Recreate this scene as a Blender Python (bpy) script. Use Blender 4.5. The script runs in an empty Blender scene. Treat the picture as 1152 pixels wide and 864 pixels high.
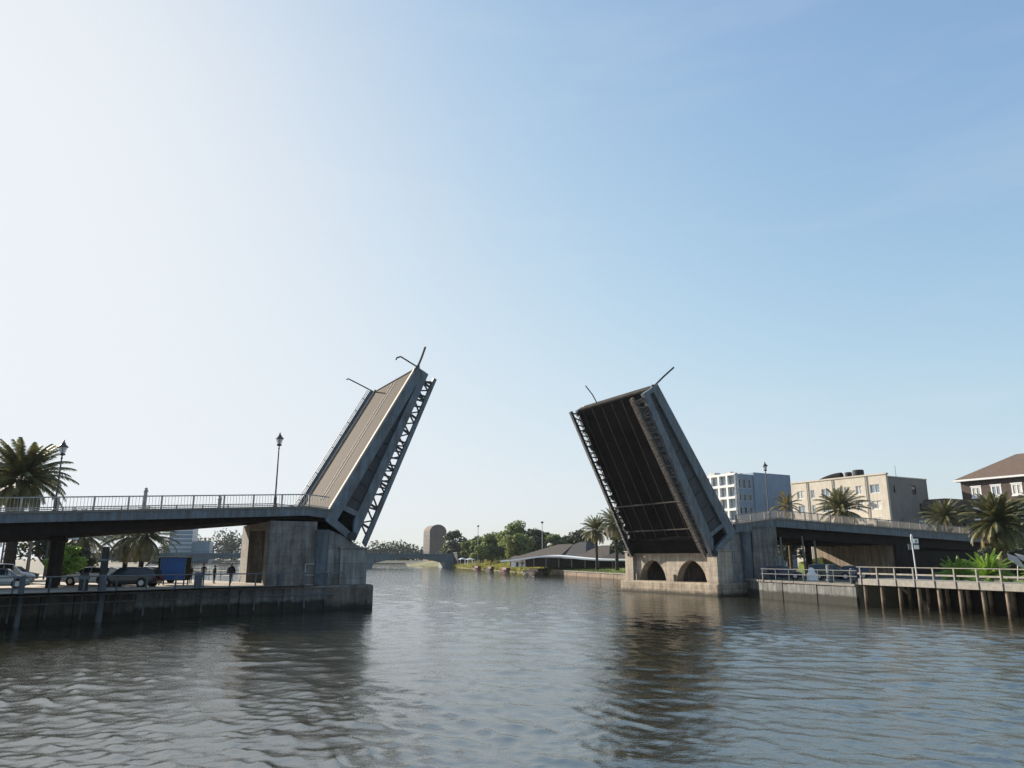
import bpy, bmesh, math, random
import numpy as np
from mathutils import Vector, Matrix
R = math.radians
random.seed(7)
S = bpy.context.scene
COL = S.collection

# ---------------- camera, world, sun, exposure ----------------
cam_d = bpy.data.cameras.new('camera'); cam = bpy.data.objects.new('camera', cam_d); COL.objects.link(cam)
cam.location = (0, 0, 4.2); cam.rotation_euler = (R(90 + 13.26), 0, 0)
cam_d.sensor_width = 36; cam_d.lens = 26.0; cam_d.clip_start = 0.1; cam_d.clip_end = 12000
S.camera = cam
SUN_AZ, SUN_EL = -50.0, 22.0          # azimuth from +Y towards +X, elevation
W_ = bpy.data.worlds.new('World'); S.world = W_; W_.use_nodes = True
wn = W_.node_tree; wn.nodes.clear()
wo = wn.nodes.new('ShaderNodeOutputWorld'); bg = wn.nodes.new('ShaderNodeBackground')
sky = wn.nodes.new('ShaderNodeTexSky'); sky.sky_type = 'NISHITA'; sky.sun_disc = False
sky.sun_elevation = R(SUN_EL); sky.sun_rotation = R(SUN_AZ)
sky.air_density = 1.0; sky.dust_density = 1.5; sky.ozone_density = 3.0; sky.altitude = 0
# thin high cloud veils
tc = wn.nodes.new('ShaderNodeTexCoord'); mp = wn.nodes.new('ShaderNodeMapping')
mp.inputs['Scale'].default_value = (1.2, 1.2, 7.0)
cn = wn.nodes.new('ShaderNodeTexNoise'); cn.inputs['Scale'].default_value = 2.2; cn.inputs['Detail'].default_value = 6; cn.inputs['Roughness'].default_value = .55
cr = wn.nodes.new('ShaderNodeValToRGB'); cr.color_ramp.elements[0].position = .50; cr.color_ramp.elements[1].position = .85
cr.color_ramp.elements[1].color = (.16, .16, .16, 1)
mx = wn.nodes.new('ShaderNodeMixRGB'); mx.blend_type = 'MIX'; mx.inputs[2].default_value = (3.4, 3.45, 3.6, 1)
wn.links.new(tc.outputs['Generated'], mp.inputs[0]); wn.links.new(mp.outputs[0], cn.inputs['Vector'])
wn.links.new(cn.outputs[0], cr.inputs[0]); wn.links.new(cr.outputs[0], mx.inputs[0])
EXPO = 1.0
# the sky's own radiance with a soft shoulder, so that the bright haze round the sun rolls off like film
gm = wn.nodes.new('ShaderNodeGamma'); gm.inputs[1].default_value = 1.4
wn.links.new(sky.outputs[0], gm.inputs[0])
sep = wn.nodes.new('ShaderNodeSeparateColor'); cmb = wn.nodes.new('ShaderNodeCombineColor'); wn.links.new(gm.outputs[0], sep.inputs[0])
def wmath(op, a, b):
    q = wn.nodes.new('ShaderNodeMath'); q.operation = op
    for i, v in enumerate((a, b)):
        if isinstance(v, (int, float)): q.inputs[i].default_value = v
        else: wn.links.new(v, q.inputs[i])
    return q.outputs[0]
for i in range(3):
    c = wmath('MULTIPLY', sep.outputs[i], 7.19 * .1 ** 1.4)
    d = wmath('POWER', wmath('ADD', wmath('POWER', wmath('DIVIDE', c, (.885, .93, .965)[i]), 1.5), 1.0), 1 / 1.5)
    wn.links.new(wmath('MULTIPLY', wmath('ADD', wmath('MULTIPLY', wmath('DIVIDE', c, d), .87), .13 * (.64, .75, .88)[i]), 1 / (.12 * 2 ** EXPO)), cmb.inputs[i])
wn.links.new(cmb.outputs[0], mx.inputs[1]); wn.links.new(mx.outputs[0], bg.inputs[0])
bg.inputs[1].default_value = .12
wn.links.new(bg.outputs[0], wo.inputs[0])
sun_d = bpy.data.lights.new('sun', 'SUN'); sun = bpy.data.objects.new('sun', sun_d); COL.objects.link(sun)
sun_d.energy = 5.0; sun_d.angle = R(.5); sun_d.color = (1, .90, .76)
sdir = Vector((math.sin(R(SUN_AZ)) * math.cos(R(SUN_EL)), math.cos(R(SUN_AZ)) * math.cos(R(SUN_EL)), math.sin(R(SUN_EL))))
sun.rotation_euler = sdir.to_track_quat('Z', 'Y').to_euler()
S.view_settings.view_transform = 'Standard'; S.view_settings.look = 'None'
S.view_settings.exposure = EXPO; S.view_settings.gamma = 1.0; S.view_settings.use_curve_mapping = False
S.render.engine = 'CYCLES'
S.cycles.max_bounces = 6; S.cycles.diffuse_bounces = 3; S.cycles.glossy_bounces = 3; S.cycles.transmission_bounces = 3
S.cycles.volume_bounces = 0; S.cycles.use_denoising = True; S.cycles.denoising_prefilter = 'NONE'; S.cycles.use_adaptive_sampling = False

# ---------------- materials ----------------
def mat(name, col, rough=.8, var=.22, scale=1.5, streak=0.0, bump=0.0, metal=0.0, tide=None, col2=None, fine=0.0, blocks=None, trans=0.0, spec=.5, rust=False):
    m = bpy.data.materials.new(name); m.use_nodes = True
    n = m.node_tree.nodes; l = m.node_tree.links
    p = n['Principled BSDF']; p.inputs['Roughness'].default_value = rough; p.inputs['Metallic'].default_value = metal
    p.inputs['Specular IOR Level'].default_value = spec
    t = n.new('ShaderNodeTexCoord')
    ns = n.new('ShaderNodeTexNoise'); ns.inputs['Scale'].default_value = scale; ns.inputs['Detail'].default_value = 6; ns.inputs['Roughness'].default_value = .6
    l.new(t.outputs['Object'], ns.inputs['Vector'])
    rp = n.new('ShaderNodeValToRGB'); rp.color_ramp.elements[0].position = .3; rp.color_ramp.elements[1].position = .7
    a = [max(0, c * (1 - var)) for c in col]; b = [min(1, c * (1 + var)) for c in (col2 or col)]
    rp.color_ramp.elements[0].color = (*a, 1); rp.color_ramp.elements[1].color = (*b, 1)
    l.new(ns.outputs[0], rp.inputs[0]); cur = rp.outputs[0]
    def mul(cur, fac):
        q = n.new('ShaderNodeMixRGB'); q.blend_type = 'MULTIPLY'; q.inputs[0].default_value = 1
        l.new(cur, q.inputs[1]); l.new(fac, q.inputs[2]); return q.outputs[0]
    if streak:
        mm = n.new('ShaderNodeMapping'); mm.inputs['Scale'].default_value = (2.3, 2.3, .28)
        l.new(t.outputs['Object'], mm.inputs[0])
        n2 = n.new('ShaderNodeTexNoise'); n2.inputs['Scale'].default_value = 1.0; n2.inputs['Detail'].default_value = 8; n2.inputs['Roughness'].default_value = .65
        l.new(mm.outputs[0], n2.inputs['Vector'])
        r2 = n.new('ShaderNodeValToRGB'); r2.color_ramp.elements[0].position = .38; r2.color_ramp.elements[1].position = .62
        k = 1 - streak; r2.color_ramp.elements[0].color = (k, k * .96, k * .92, 1) if not rust else (k * 1.25, k * .9, k * .68, 1)
        l.new(n2.outputs[0], r2.inputs[0]); cur = mul(cur, r2.outputs[0])
    if fine:
        n3 = n.new('ShaderNodeTexNoise'); n3.inputs['Scale'].default_value = scale * 9; n3.inputs['Detail'].default_value = 4
        l.new(t.outputs['Object'], n3.inputs['Vector'])
        r3 = n.new('ShaderNodeValToRGB'); r3.color_ramp.elements[0].position = .35; r3.color_ramp.elements[1].position = .65
        k = 1 - fine; r3.color_ramp.elements[0].color = (k, k, k, 1)
        l.new(n3.outputs[0], r3.inputs[0]); cur = mul(cur, r3.outputs[0])
    if blocks:
        sx = n.new('ShaderNodeSeparateXYZ'); ad = n.new('ShaderNodeMath'); ad.operation = 'ADD'; cb = n.new('ShaderNodeCombineXYZ')
        l.new(t.outputs['Object'], sx.inputs[0]); l.new(sx.outputs[0], ad.inputs[0]); l.new(sx.outputs[1], ad.inputs[1])
        l.new(ad.outputs[0], cb.inputs[0]); l.new(sx.outputs[2], cb.inputs[1])
        bk = n.new('ShaderNodeTexBrick'); bk.inputs['Scale'].default_value = 1
        bk.inputs['Brick Width'].default_value = blocks[0]; bk.inputs['Row Height'].default_value = blocks[1]; bk.inputs['Mortar Size'].default_value = blocks[2]
        bk.inputs['Color1'].default_value = (1, 1, 1, 1); bk.inputs['Color2'].default_value = (.8, .8, .8, 1); bk.inputs['Mortar'].default_value = (.5, .5, .5, 1)
        l.new(cb.outputs[0], bk.inputs['Vector']); cur = mul(cur, bk.outputs[0])
    if tide:
        sx = n.new('ShaderNodeSeparateXYZ'); l.new(t.outputs['Object'], sx.inputs[0])
        nn = n.new('ShaderNodeTexNoise'); nn.inputs['Scale'].default_value = 1.7; nn.inputs['Detail'].default_value = 5
        l.new(t.outputs['Object'], nn.inputs['Vector'])
        ma = n.new('ShaderNodeMath'); ma.operation = 'MULTIPLY_ADD'; ma.inputs[1].default_value = .5
        l.new(nn.outputs[0], ma.inputs[0]); l.new(sx.outputs[2], ma.inputs[2])
        mr = n.new('ShaderNodeMapRange'); mr.inputs[1].default_value = tide[0] + .25; mr.inputs[2].default_value = tide[1] + .25
        l.new(ma.outputs[0], mr.inputs[0])
        r4 = n.new('ShaderNodeValToRGB'); r4.color_ramp.elements[0].color = (*tide[2], 1); r4.color_ramp.elements[1].color = (1, 1, 1, 1)
        l.new(mr.outputs[0], r4.inputs[0]); cur = mul(cur, r4.outputs[0])
    l.new(cur, p.inputs['Base Color'])
    if bump:
        bp = n.new('ShaderNodeBump'); bp.inputs['Strength'].default_value = .6; bp.inputs['Distance'].default_value = bump
        nb = n.new('ShaderNodeTexNoise'); nb.inputs['Scale'].default_value = scale * 4; nb.inputs['Detail'].default_value = 5
        l.new(t.outputs['Object'], nb.inputs['Vector']); l.new(nb.outputs[0], bp.inputs['Height']); l.new(bp.outputs[0], p.inputs['Normal'])
    if trans:
        tr = n.new('ShaderNodeBsdfTranslucent'); l.new(cur, tr.inputs[0]); ms = n.new('ShaderNodeMixShader'); ms.inputs[0].default_value = trans
        l.new(p.outputs[0], ms.inputs[1]); l.new(tr.outputs[0], ms.inputs[2]); l.new(ms.outputs[0], n['Material Output'].inputs[0])
    return m
M = {}
M['steel'] = mat('blue_grey_steel', (.115, .158, .198), .55, .26, .8, streak=.45, fine=.15, rust=True)
M['steel_dark'] = mat('dark_painted_steel', (.022, .027, .034), .55, .25, .9, streak=.3)
M['steel_rust'] = mat('weathered_lattice_steel', (.17, .145, .125), .8, .45, 2.5, fine=.35, spec=.08)
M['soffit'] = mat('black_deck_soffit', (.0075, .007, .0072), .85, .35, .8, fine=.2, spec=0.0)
M['stringer'] = mat('grey_stringer_steel', (.07, .065, .06), .75, .3, 1.2, spec=0.0)
M['leafdeck'] = mat('brown_steel_deck_grating', (.052, .036, .025), .8, .12, .7, streak=.22, fine=.25, bump=.01, spec=.08)
M['kerb'] = mat('pale_concrete_kerb', (.50, .42, .35), .8, .12, 2, fine=.15)
M['conc'] = mat('weathered_concrete', (.24, .225, .205), .9, .36, .8, streak=.5, fine=.22, bump=.02, blocks=(1.9, .62, .012))
M['conc_smooth'] = mat('grey_concrete_block', (.27, .27, .255), .9, .28, .8, streak=.5, fine=.12, bump=.01, blocks=(2.6, 1.25, .02))
M['conc_warm'] = mat('buff_concrete', (.46, .395, .315), .9, .22, .9, streak=.35, fine=.2, bump=.02, blocks=(2.2, .55, .012))
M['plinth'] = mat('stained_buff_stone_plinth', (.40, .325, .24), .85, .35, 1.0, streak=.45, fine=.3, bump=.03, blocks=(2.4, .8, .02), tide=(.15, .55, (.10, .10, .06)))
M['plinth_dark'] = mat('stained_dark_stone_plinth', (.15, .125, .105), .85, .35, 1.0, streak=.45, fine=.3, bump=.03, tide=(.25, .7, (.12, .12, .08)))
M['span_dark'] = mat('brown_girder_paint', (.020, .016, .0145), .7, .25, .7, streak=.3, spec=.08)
M['asphalt'] = mat('asphalt', (.05, .05, .052), .9, .2, 3, fine=.2)
M['rail'] = mat('weathered_rail_steel', (.33, .305, .275), .7, .3, 3)
M['rail_pale'] = mat('pale_mesh_rail', (.22, .205, .185), .7, .25, 3)
M['rail_dark'] = mat('dark_rail_steel', (.10, .11, .12), .6, .3, 3)
M['quay'] = mat('dark_quay_concrete', (.10, .093, .084), .9, .4, .8, streak=.65, fine=.3, bump=.03, tide=(.45, .75, (.12, .12, .08)))
M['quay_pale'] = mat('pale_quay_panel', (.17, .172, .168), .9, .25, .9, streak=.55, fine=.2, bump=.02, tide=(.72, .95, (.12, .12, .08)))
M['quay_cap'] = mat('quay_cap_concrete', (.17, .155, .135), .9, .2, 2, fine=.2)
M['paving'] = mat('quay_paving', (.33, .28, .22), .9, .18, .5, fine=.2)
M['pile_grey'] = mat('grey_fender_post', (.085, .105, .125), .7, .25, 1.5, streak=.4, tide=(.3, .7, (.2, .2, .16)))
M['pile_black'] = mat('black_mooring_pile', (.016, .015, .015), .7, .3, 3)
M['timber'] = mat('weathered_timber', (.21, .16, .11), .85, .3, 2.2, streak=.4, fine=.25, tide=(.3, .9, (.28, .22, .14)))
M['timber_pale'] = mat('pale_deck_timber', (.25, .23, .20), .85, .22, 3, fine=.25)
M['timber_dark'] = mat('shade_black_timber', (.012, .010, .009), .85, .3, 2, streak=.4, spec=.08)  # near black, so the wall colour carries the shade under the boardwalk
M['lamp_iron'] = mat('lamp_iron', (.045, .04, .042), .5, .2, 4)
M['glass_pale'] = mat('lantern_glass', (.62, .62, .58), .15, .05, 3)
M['black'] = mat('matt_black', (.012, .012, .012), .8, .2, 3, spec=.08)
M['rubber'] = mat('rubber', (.02, .02, .02), .85, .2, 4)
M['chrome'] = mat('wheel_alloy', (.45, .45, .46), .3, .1, 3, metal=.8)
M['blue'] = mat('blue_kiosk_panel', (.008, .085, .30), .45, .12, 1.5, streak=.15)
M['white'] = mat('white_paint', (.74, .74, .73), .5, .06, 2)
M['carwhite'] = mat('white_car_paint', (.78, .79, .80), .18, .03, 1)
M['carblack'] = mat('charcoal_car_paint', (.03, .03, .034), .16, .08, 1)
M['carsilver'] = mat('silver_car_paint', (.36, .38, .40), .25, .05, 1, metal=.3)
M['carblue'] = mat('navy_car_paint', (.02, .03, .06), .2, .05, 1)
M['carglass'] = mat('car_glass', (.02, .028, .032), .06, .1, 1)
M['redlamp'] = mat('red_tail_lamp', (.5, .03, .02), .3, .1, 2)
M['headlamp'] = mat('clear_headlamp', (.7, .7, .7), .15, .05, 2)
M['palm'] = mat('palm_frond_green', (.048, .060, .022), .6, .35, .9, col2=(.13, .125, .045), trans=.25)
M['palm_y'] = mat('dry_palm_frond', (.17, .12, .045), .7, .35, .9, col2=(.21, .17, .06), trans=.3)
M['palm_dead'] = mat('dead_palm_frond', (.20, .14, .08), .85, .3, 2, trans=.15)
M['palm_trunk'] = mat('palm_trunk_bark', (.155, .105, .068), .95, .4, 5, fine=.4, bump=.05)
M['palm_trunk_dark'] = mat('dark_palm_trunk_bark', (.03, .023, .018), .95, .4, 5, fine=.4, bump=.05)
M['cycad'] = mat('bright_cycad_green', (.12, .23, .022), .5, .3, 1.5, col2=(.20, .32, .035), trans=.35)
M['leaf'] = mat('tree_leaf_green', (.060, .090, .022), .65, .45, .35, col2=(.15, .19, .045), trans=.4)
M['leaf_dk'] = mat('dark_tree_leaf', (.026, .036, .015), .7, .4, .3, col2=(.055, .068, .026), trans=.2)
M['leaf_lt'] = mat('light_tree_leaf', (.12, .16, .03), .65, .4, .4, col2=(.16, .18, .04), trans=.3)
M['bark'] = mat('tree_bark', (.09, .07, .05), .95, .3, 4, bump=.03)
M['grass'] = mat('lawn_green', (.12, .20, .028), .9, .4, .12, col2=(.19, .24, .04), fine=.35)
M['reeds'] = mat('yellow_green_reeds', (.22, .25, .035), .8, .35, .15, col2=(.27, .24, .06), trans=.3)
M['roof_brown'] = mat('brown_shingle_roof', (.060, .046, .038), .9, .2, 1.2, fine=.3)
M['roof_slate'] = mat('dark_slate_roof', (.026, .026, .029), .8, .2, 1.2, fine=.25)
M['roof_black'] = mat('black_felt_roof', (.014, .0135, .014), .9, .2, 1.2)
M['roof_tile'] = mat('brown_clay_tile_roof', (.13, .085, .062), .9, .22, 1.4, fine=.35, bump=.03)
M['brick'] = mat('brown_brick', (.105, .075, .062), .9, .22, 2, fine=.15, blocks=(.5, .18, .015))
M['cream'] = mat('cream_render', (.60, .545, .46), .9, .1, .4, streak=.12, fine=.06)
M['cream_side'] = mat('shaded_cream_render', (.22, .205, .185), .9, .1, .4, streak=.15)  # cream darkened for the end wall, its shade put into the colour
M['bwhite'] = mat('white_facade_panel', (.76, .76, .75), .7, .06, .5, streak=.08)
M['bblue'] = mat('shaded_blue_grey', (.20, .265, .35), .7, .08, .4, streak=.12)  # shade on the white block's right-hand faces, painted in as blue grey
M['pane'] = mat('window_glass', (.24, .28, .31), .12, .3, .5)
M['pane_dark'] = mat('dark_window_glass', (.03, .038, .048), .1, .3, .5)
M['curtain'] = mat('curtained_window', (.50, .48, .44), .3, .35, 1.2)
M['tower'] = mat('brown_tower_brick', (.15, .115, .098), .9, .15, .2, streak=.15)
M['farsteel'] = mat('far_bridge_paint', (.10, .135, .155), .8, .2, .1, streak=.3)
M['glassblue'] = mat('pale_glass_tower', (.16, .21, .26), .3, .15, .1)
M['bankwall'] = mat('buff_bank_masonry', (.24, .175, .12), .9, .3, .6, streak=.5, fine=.25, blocks=(2.2, .6, .02), tide=(.1, .4, (.35, .28, .2)))
M['hull'] = mat('maroon_black_hull', (.02, .012, .012), .6, .3, .6)
M['maroon'] = mat('maroon_paint', (.09, .02, .02), .6, .2, 1)
M['skin'] = mat('skin', (.22, .13, .09), .6, .05, 5)
M['cloth_a'] = mat('charcoal_clothing', (.03, .03, .034), .9, .2, 6)
M['cloth_b'] = mat('dark_blue_denim', (.03, .04, .06), .9, .2, 6)
M['cloth_c'] = mat('dark_brown_coat', (.05, .038, .03), .9, .2, 6)
M['hair'] = mat('dark_hair', (.012, .009, .007), .7, .2, 8)
M['pink'] = mat('pale_pink_canvas', (.52, .42, .38), .85, .08, 2)
M['canopy_blue'] = mat('pale_blue_canopy', (.38, .46, .56), .6, .08, 1)
M['bank_olive'] = mat('olive_rough_bank', (.10, .115, .03), .9, .4, .08, col2=(.17, .15, .05), fine=.35)
M['bank_dark'] = mat('shrubby_dark_bank', (.028, .036, .016), .9, .4, .08, fine=.35)
M['soil'] = mat('dry_earth', (.085, .080, .048), .95, .3, .05, fine=.3)

# ---------------- mesh helpers ----------------
class MB:
    def __init__(s, o=(0, 0, 0)): s.v = []; s.f = []; s.m = []; s.o = Vector(o); s.cm = 0; s.smooth = False
    def add(s, vs, fs):
        b = len(s.v)
        for p in vs: s.v.append((p[0] - s.o.x, p[1] - s.o.y, p[2] - s.o.z))
        for f in fs: s.f.append(tuple(b + i for i in f)); s.m.append(s.cm)
        return s
    def hexa(s, p): return s.add(p, [(3, 2, 1, 0), (4, 5, 6, 7), (0, 1, 5, 4), (1, 2, 6, 5), (2, 3, 7, 6), (3, 0, 4, 7)])
    def box(s, x0, x1, y0, y1, z0, z1): return s.hexa([(x0, y0, z0), (x1, y0, z0), (x1, y1, z0), (x0, y1, z0), (x0, y0, z1), (x1, y0, z1), (x1, y1, z1), (x0, y1, z1)])
    def beam(s, a, b, w, h, up=(0, 0, 1)):
        a = Vector(a); b = Vector(b); d = (b - a).normalized(); u = Vector(up)
        sd = d.cross(u)
        if sd.length < 1e-4: sd = d.cross(Vector((1, 0, 0)))
        sd.normalize(); u = sd.cross(d).normalized(); sd *= w / 2; u *= h / 2
        return s.hexa([a - sd - u, a + sd - u, a + sd + u, a - sd + u, b - sd - u, b + sd - u, b + sd + u, b - sd + u])
    def tube(s, a, b, r0, r1=None, n=8, cap=True):
        if r1 is None: r1 = r0
        a = Vector(a); b = Vector(b); d = (b - a).normalized()
        x = d.orthogonal().normalized(); y = d.cross(x); vs = []
        for c, r in ((a, r0), (b, r1)):
            for i in range(n):
                t = 2 * math.pi * i / n; vs.append(c + x * math.cos(t) * r + y * math.sin(t) * r)
        fs = [(i, (i + 1) % n, n + (i + 1) % n, n + i) for i in range(n)]
        if cap: fs += [tuple(range(n - 1, -1, -1)), tuple(range(n, 2 * n))]
        return s.add(vs, fs)
    def path(s, pts, rad, n=8):
        for i in range(len(pts) - 1):
            r0 = rad[i] if isinstance(rad, (list, tuple)) else rad; r1 = rad[i + 1] if isinstance(rad, (list, tuple)) else rad
            s.tube(pts[i], pts[i + 1], r0, r1, n)
        return s
    def lathe(s, prof, c=(0, 0, 0), n=12):
        vs = []; c = Vector(c)
        for r, z in prof:
            for i in range(n):
                t = 2 * math.pi * i / n; vs.append((c.x + r * math.cos(t), c.y + r * math.sin(t), c.z + z))
        fs = []
        for k in range(len(prof) - 1):
            for i in range(n): fs.append((k * n + i, k * n + (i + 1) % n, (k + 1) * n + (i + 1) % n, (k + 1) * n + i))
        fs += [tuple(range(n - 1, -1, -1)), tuple(range((len(prof) - 1) * n, len(prof) * n))]
        return s.add(vs, fs)
    def prism(s, poly, fn, c0, c1):
        n = len(poly); vs = [fn(a, b, c0) for a, b in poly] + [fn(a, b, c1) for a, b in poly]
        fs = [(i, (i + 1) % n, n + (i + 1) % n, n + i) for i in range(n)] + [tuple(range(n - 1, -1, -1)), tuple(range(n, 2 * n))]
        return s.add(vs, fs)
    def ellipsoid(s, c, r, n=10, m=7):
        vs = []; fs = []
        for j in range(m + 1):
            ph = math.pi * j / m
            for i in range(n):
                t = 2 * math.pi * i / n
                vs.append((c[0] + r[0] * math.sin(ph) * math.cos(t), c[1] + r[1] * math.sin(ph) * math.sin(t), c[2] + r[2] * math.cos(ph)))
        for j in range(m):
            for i in range(n): fs.append((j * n + i, (j + 1) * n + i, (j + 1) * n + (i + 1) % n, j * n + (i + 1) % n))
        return s.add(vs, fs)
    def mesh(s, name, mats):
        me = bpy.data.meshes.new(name); me.from_pydata([tuple(v) for v in s.v], [], s.f)
        for m in (mats if isinstance(mats, (list, tuple)) else [mats]): me.materials.append(M[m] if isinstance(m, str) else m)
        me.polygons.foreach_set('material_index', s.m)
        bm = bmesh.new(); bm.from_mesh(me); bmesh.ops.recalc_face_normals(bm, faces=bm.faces); bm.to_mesh(me); bm.free()
        if s.smooth: me.polygons.foreach_set('use_smooth', [True] * len(me.polygons))
        return me
    def build(s, name, mats, parent=None, bevel=0, label=None):
        o = bpy.data.objects.new(name, s.mesh(name, mats)); COL.objects.link(o)
        if parent: o.parent = parent
        if bevel:
            b = o.modifiers.new('bevel', 'BEVEL'); b.width = bevel; b.segments = 2; b.limit_method = 'ANGLE'; b.angle_limit = R(40)
        if label: o['label'] = label
        return o
def tag(o, label=None, cat=None, group=None, kind=None):
    if label: o['label'] = label
    if cat: o['category'] = cat
    if group: o['group'] = group
    if kind: o['kind'] = kind
    return o
def thing(name, label, cat, loc=(0, 0, 0), rz=0, group=None):
    o = bpy.data.objects.new(name, None); COL.objects.link(o); o.empty_display_size = .3
    o.location = loc; o.rotation_euler = (0, 0, rz); return tag(o, label, cat, group)
def dup(root, loc=None, rz=None, label=None, group=None, scale=None):
    def cp(o, par):
        c = o.copy(); COL.objects.link(c)
        if par: c.parent = par
        for ch in kids.get(o.name, []): cp(ch, c)
        return c
    kids = {}
    for o in bpy.data.objects:
        if o.parent: kids.setdefault(o.parent.name, []).append(o)
    r = cp(root, None)
    if loc is not None: r.location = loc
    if rz is not None: r.rotation_euler = (0, 0, rz)
    if scale is not None: r.scale = (scale,) * 3
    if label: r['label'] = label
    if group: r['group'] = group
    return r

# bridge frame: u along the bridge (to the right bank), v across it (away from the camera)
BA = R(29.5); O = Vector((-12.4055, 66.8524, 0))
AX = Vector((math.cos(BA), math.sin(BA), 0)); WX = Vector((-math.sin(BA), math.cos(BA), 0))
def Bp(u, v, z=0): return O + AX * u + WX * v + Vector((0, 0, z))

# ---------------- water ----------------
def make_water():
    nc, rf = 760, 1.0048
    rs = [6.0]
    while rs[-1] < 4500: rs.append(rs[-1] * rf)
    rs = np.array(rs); nr = len(rs)
    th = np.linspace(R(-66), R(66), nc)
    RR, TT = np.meshgrid(rs, th, indexing='ij')
    X = RR * np.sin(TT); Y = RR * np.cos(TT)
    Z = np.zeros_like(X); sp = RR * .0052
    rng = np.random.RandomState(3)
    # warp and patchiness so that crests wander
    wx = 1.3 * np.sin(X * .11 + 1.3 * np.sin(Y * .07)) + .8 * np.sin(Y * .23 + X * .05)
    wy = 1.3 * np.sin(Y * .13 + 1.1 * np.sin(X * .09)) + .8 * np.sin(X * .27 - Y * .04)
    calm = 1 - .25 * np.clip((Y - 35) / 60, 0, 1)
    for (l0, l1, n_, slope, sharp, sx, sy_, spread) in ((1.3, 2.8, 14, .034, .3, .05, .07, 34), (.55, 1.3, 26, .088, .5, .13, .10, 48), (.20, .55, 44, .115, .6, .21, .17, 60)):
        z = np.zeros_like(X); e2 = 0
        for i in range(n_):
            lam = l0 * (l1 / l0) ** rng.rand(); k = 2 * math.pi / lam; a = R(200) + rng.randn() * R(spread); ph = rng.rand() * 6.28
            fade = np.clip((lam / sp - 2.2) / 2.5, 0, 1); amp = lam
            z += amp * fade * np.sin(k * ((X + wx * .4) * math.sin(a) + (Y + wy * .4) * math.cos(a)) + ph); e2 += amp * amp / 2
        sd_ = math.sqrt(e2); z /= sd_
        z = (np.exp(sharp * np.clip(z, -3, 3)) - 1) / sharp / 1.6          # flat troughs, sharp crests
        lm = math.sqrt(l0 * l1)
        pt_ = np.clip(.85 + .65 * np.sin(X * sx + 2.3 * lm + wy * .5) * np.sin(Y * sy_ + lm + wx * .5) + .3 * np.sin(X * sx * 2.7 - Y * sy_ * 1.9), .12, 1.8)
        Z += z * pt_ * slope * lm / (2 * math.pi) * 1.41
    Z *= calm
    me = bpy.data.meshes.new('water')
    nv = nr * nc; me.vertices.add(nv)
    me.vertices.foreach_set('co', np.stack([X, Y, Z], -1).astype(np.float32).ravel())
    idx = np.arange(nv).reshape(nr, nc)
    q = np.stack([idx[:-1, :-1], idx[1:, :-1], idx[1:, 1:], idx[:-1, 1:]], -1).reshape(-1, 4)
    q = q[:, ::-1]
    nf = len(q); me.loops.add(nf * 4); me.polygons.add(nf)
    me.loops.foreach_set('vertex_index', q.astype(np.int32).ravel())
    me.polygons.foreach_set('loop_start', (np.arange(nf) * 4).astype(np.int32))
    me.polygons.foreach_set('loop_total', np.full(nf, 4, np.int32))
    me.polygons.foreach_set('use_smooth', np.ones(nf, bool))
    me.update(calc_edges=True)
    o = bpy.data.objects.new('water', me); COL.objects.link(o); tag(o, kind='structure')
    m = bpy.data.materials.new('river_water'); m.use_nodes = True; n = m.node_tree.nodes; l = m.node_tree.links
    p = n['Principled BSDF']; p.inputs['Base Color'].default_value = (.026, .025, .014, 1); p.inputs['Roughness'].default_value = .05
    p.inputs['IOR'].default_value = 3.4
    t = n.new('ShaderNodeTexCoord'); mp = n.new('ShaderNodeMapping'); mp.inputs['Scale'].default_value = (1, 1.5, 1); mp.inputs['Rotation'].default_value = (0, 0, .35)
    l.new(t.outputs['Object'], mp.inputs[0])
    prev = None
    sy = n.new('ShaderNodeSeparateXYZ'); l.new(t.outputs['Object'], sy.inputs[0])
    calm = n.new('ShaderNodeMapRange'); calm.inputs[1].default_value = 30; calm.inputs[2].default_value = 130; calm.inputs[3].default_value = 1; calm.inputs[4].default_value = 1.9
    l.new(sy.outputs[1], calm.inputs[0])      # the river runs calmer upstream of the bridge
    for sc, dist in ((5.0, .0100), (16.0, .0040)):
        ns = n.new('ShaderNodeTexNoise'); ns.inputs['Scale'].default_value = sc; ns.inputs['Detail'].default_value = 4; ns.inputs['Roughness'].default_value = .55; ns.inputs['Distortion'].default_value = .6
        l.new(mp.outputs[0], ns.inputs['Vector'])
        b = n.new('ShaderNodeBump'); l.new(calm.outputs[0], b.inputs['Strength']); b.inputs['Distance'].default_value = dist
        l.new(ns.outputs[0], b.inputs['Height'])
        if prev: l.new(prev.outputs[0], b.inputs['Normal'])
        prev = b
    l.new(prev.outputs[0], p.inputs['Normal'])
    me.materials.append(m)
    # the river behind and beside the wave field
    mb = MB(); mb.add([(-4500, -4500, -.4), (4500, -4500, -.4), (4500, 4500, -.4), (-4500, 4500, -.4)], [(0, 1, 2, 3)])
    s = mb.build('river_bed_water', m); tag(s, kind='structure'); s.name = 'water_deep'
make_water()

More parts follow.
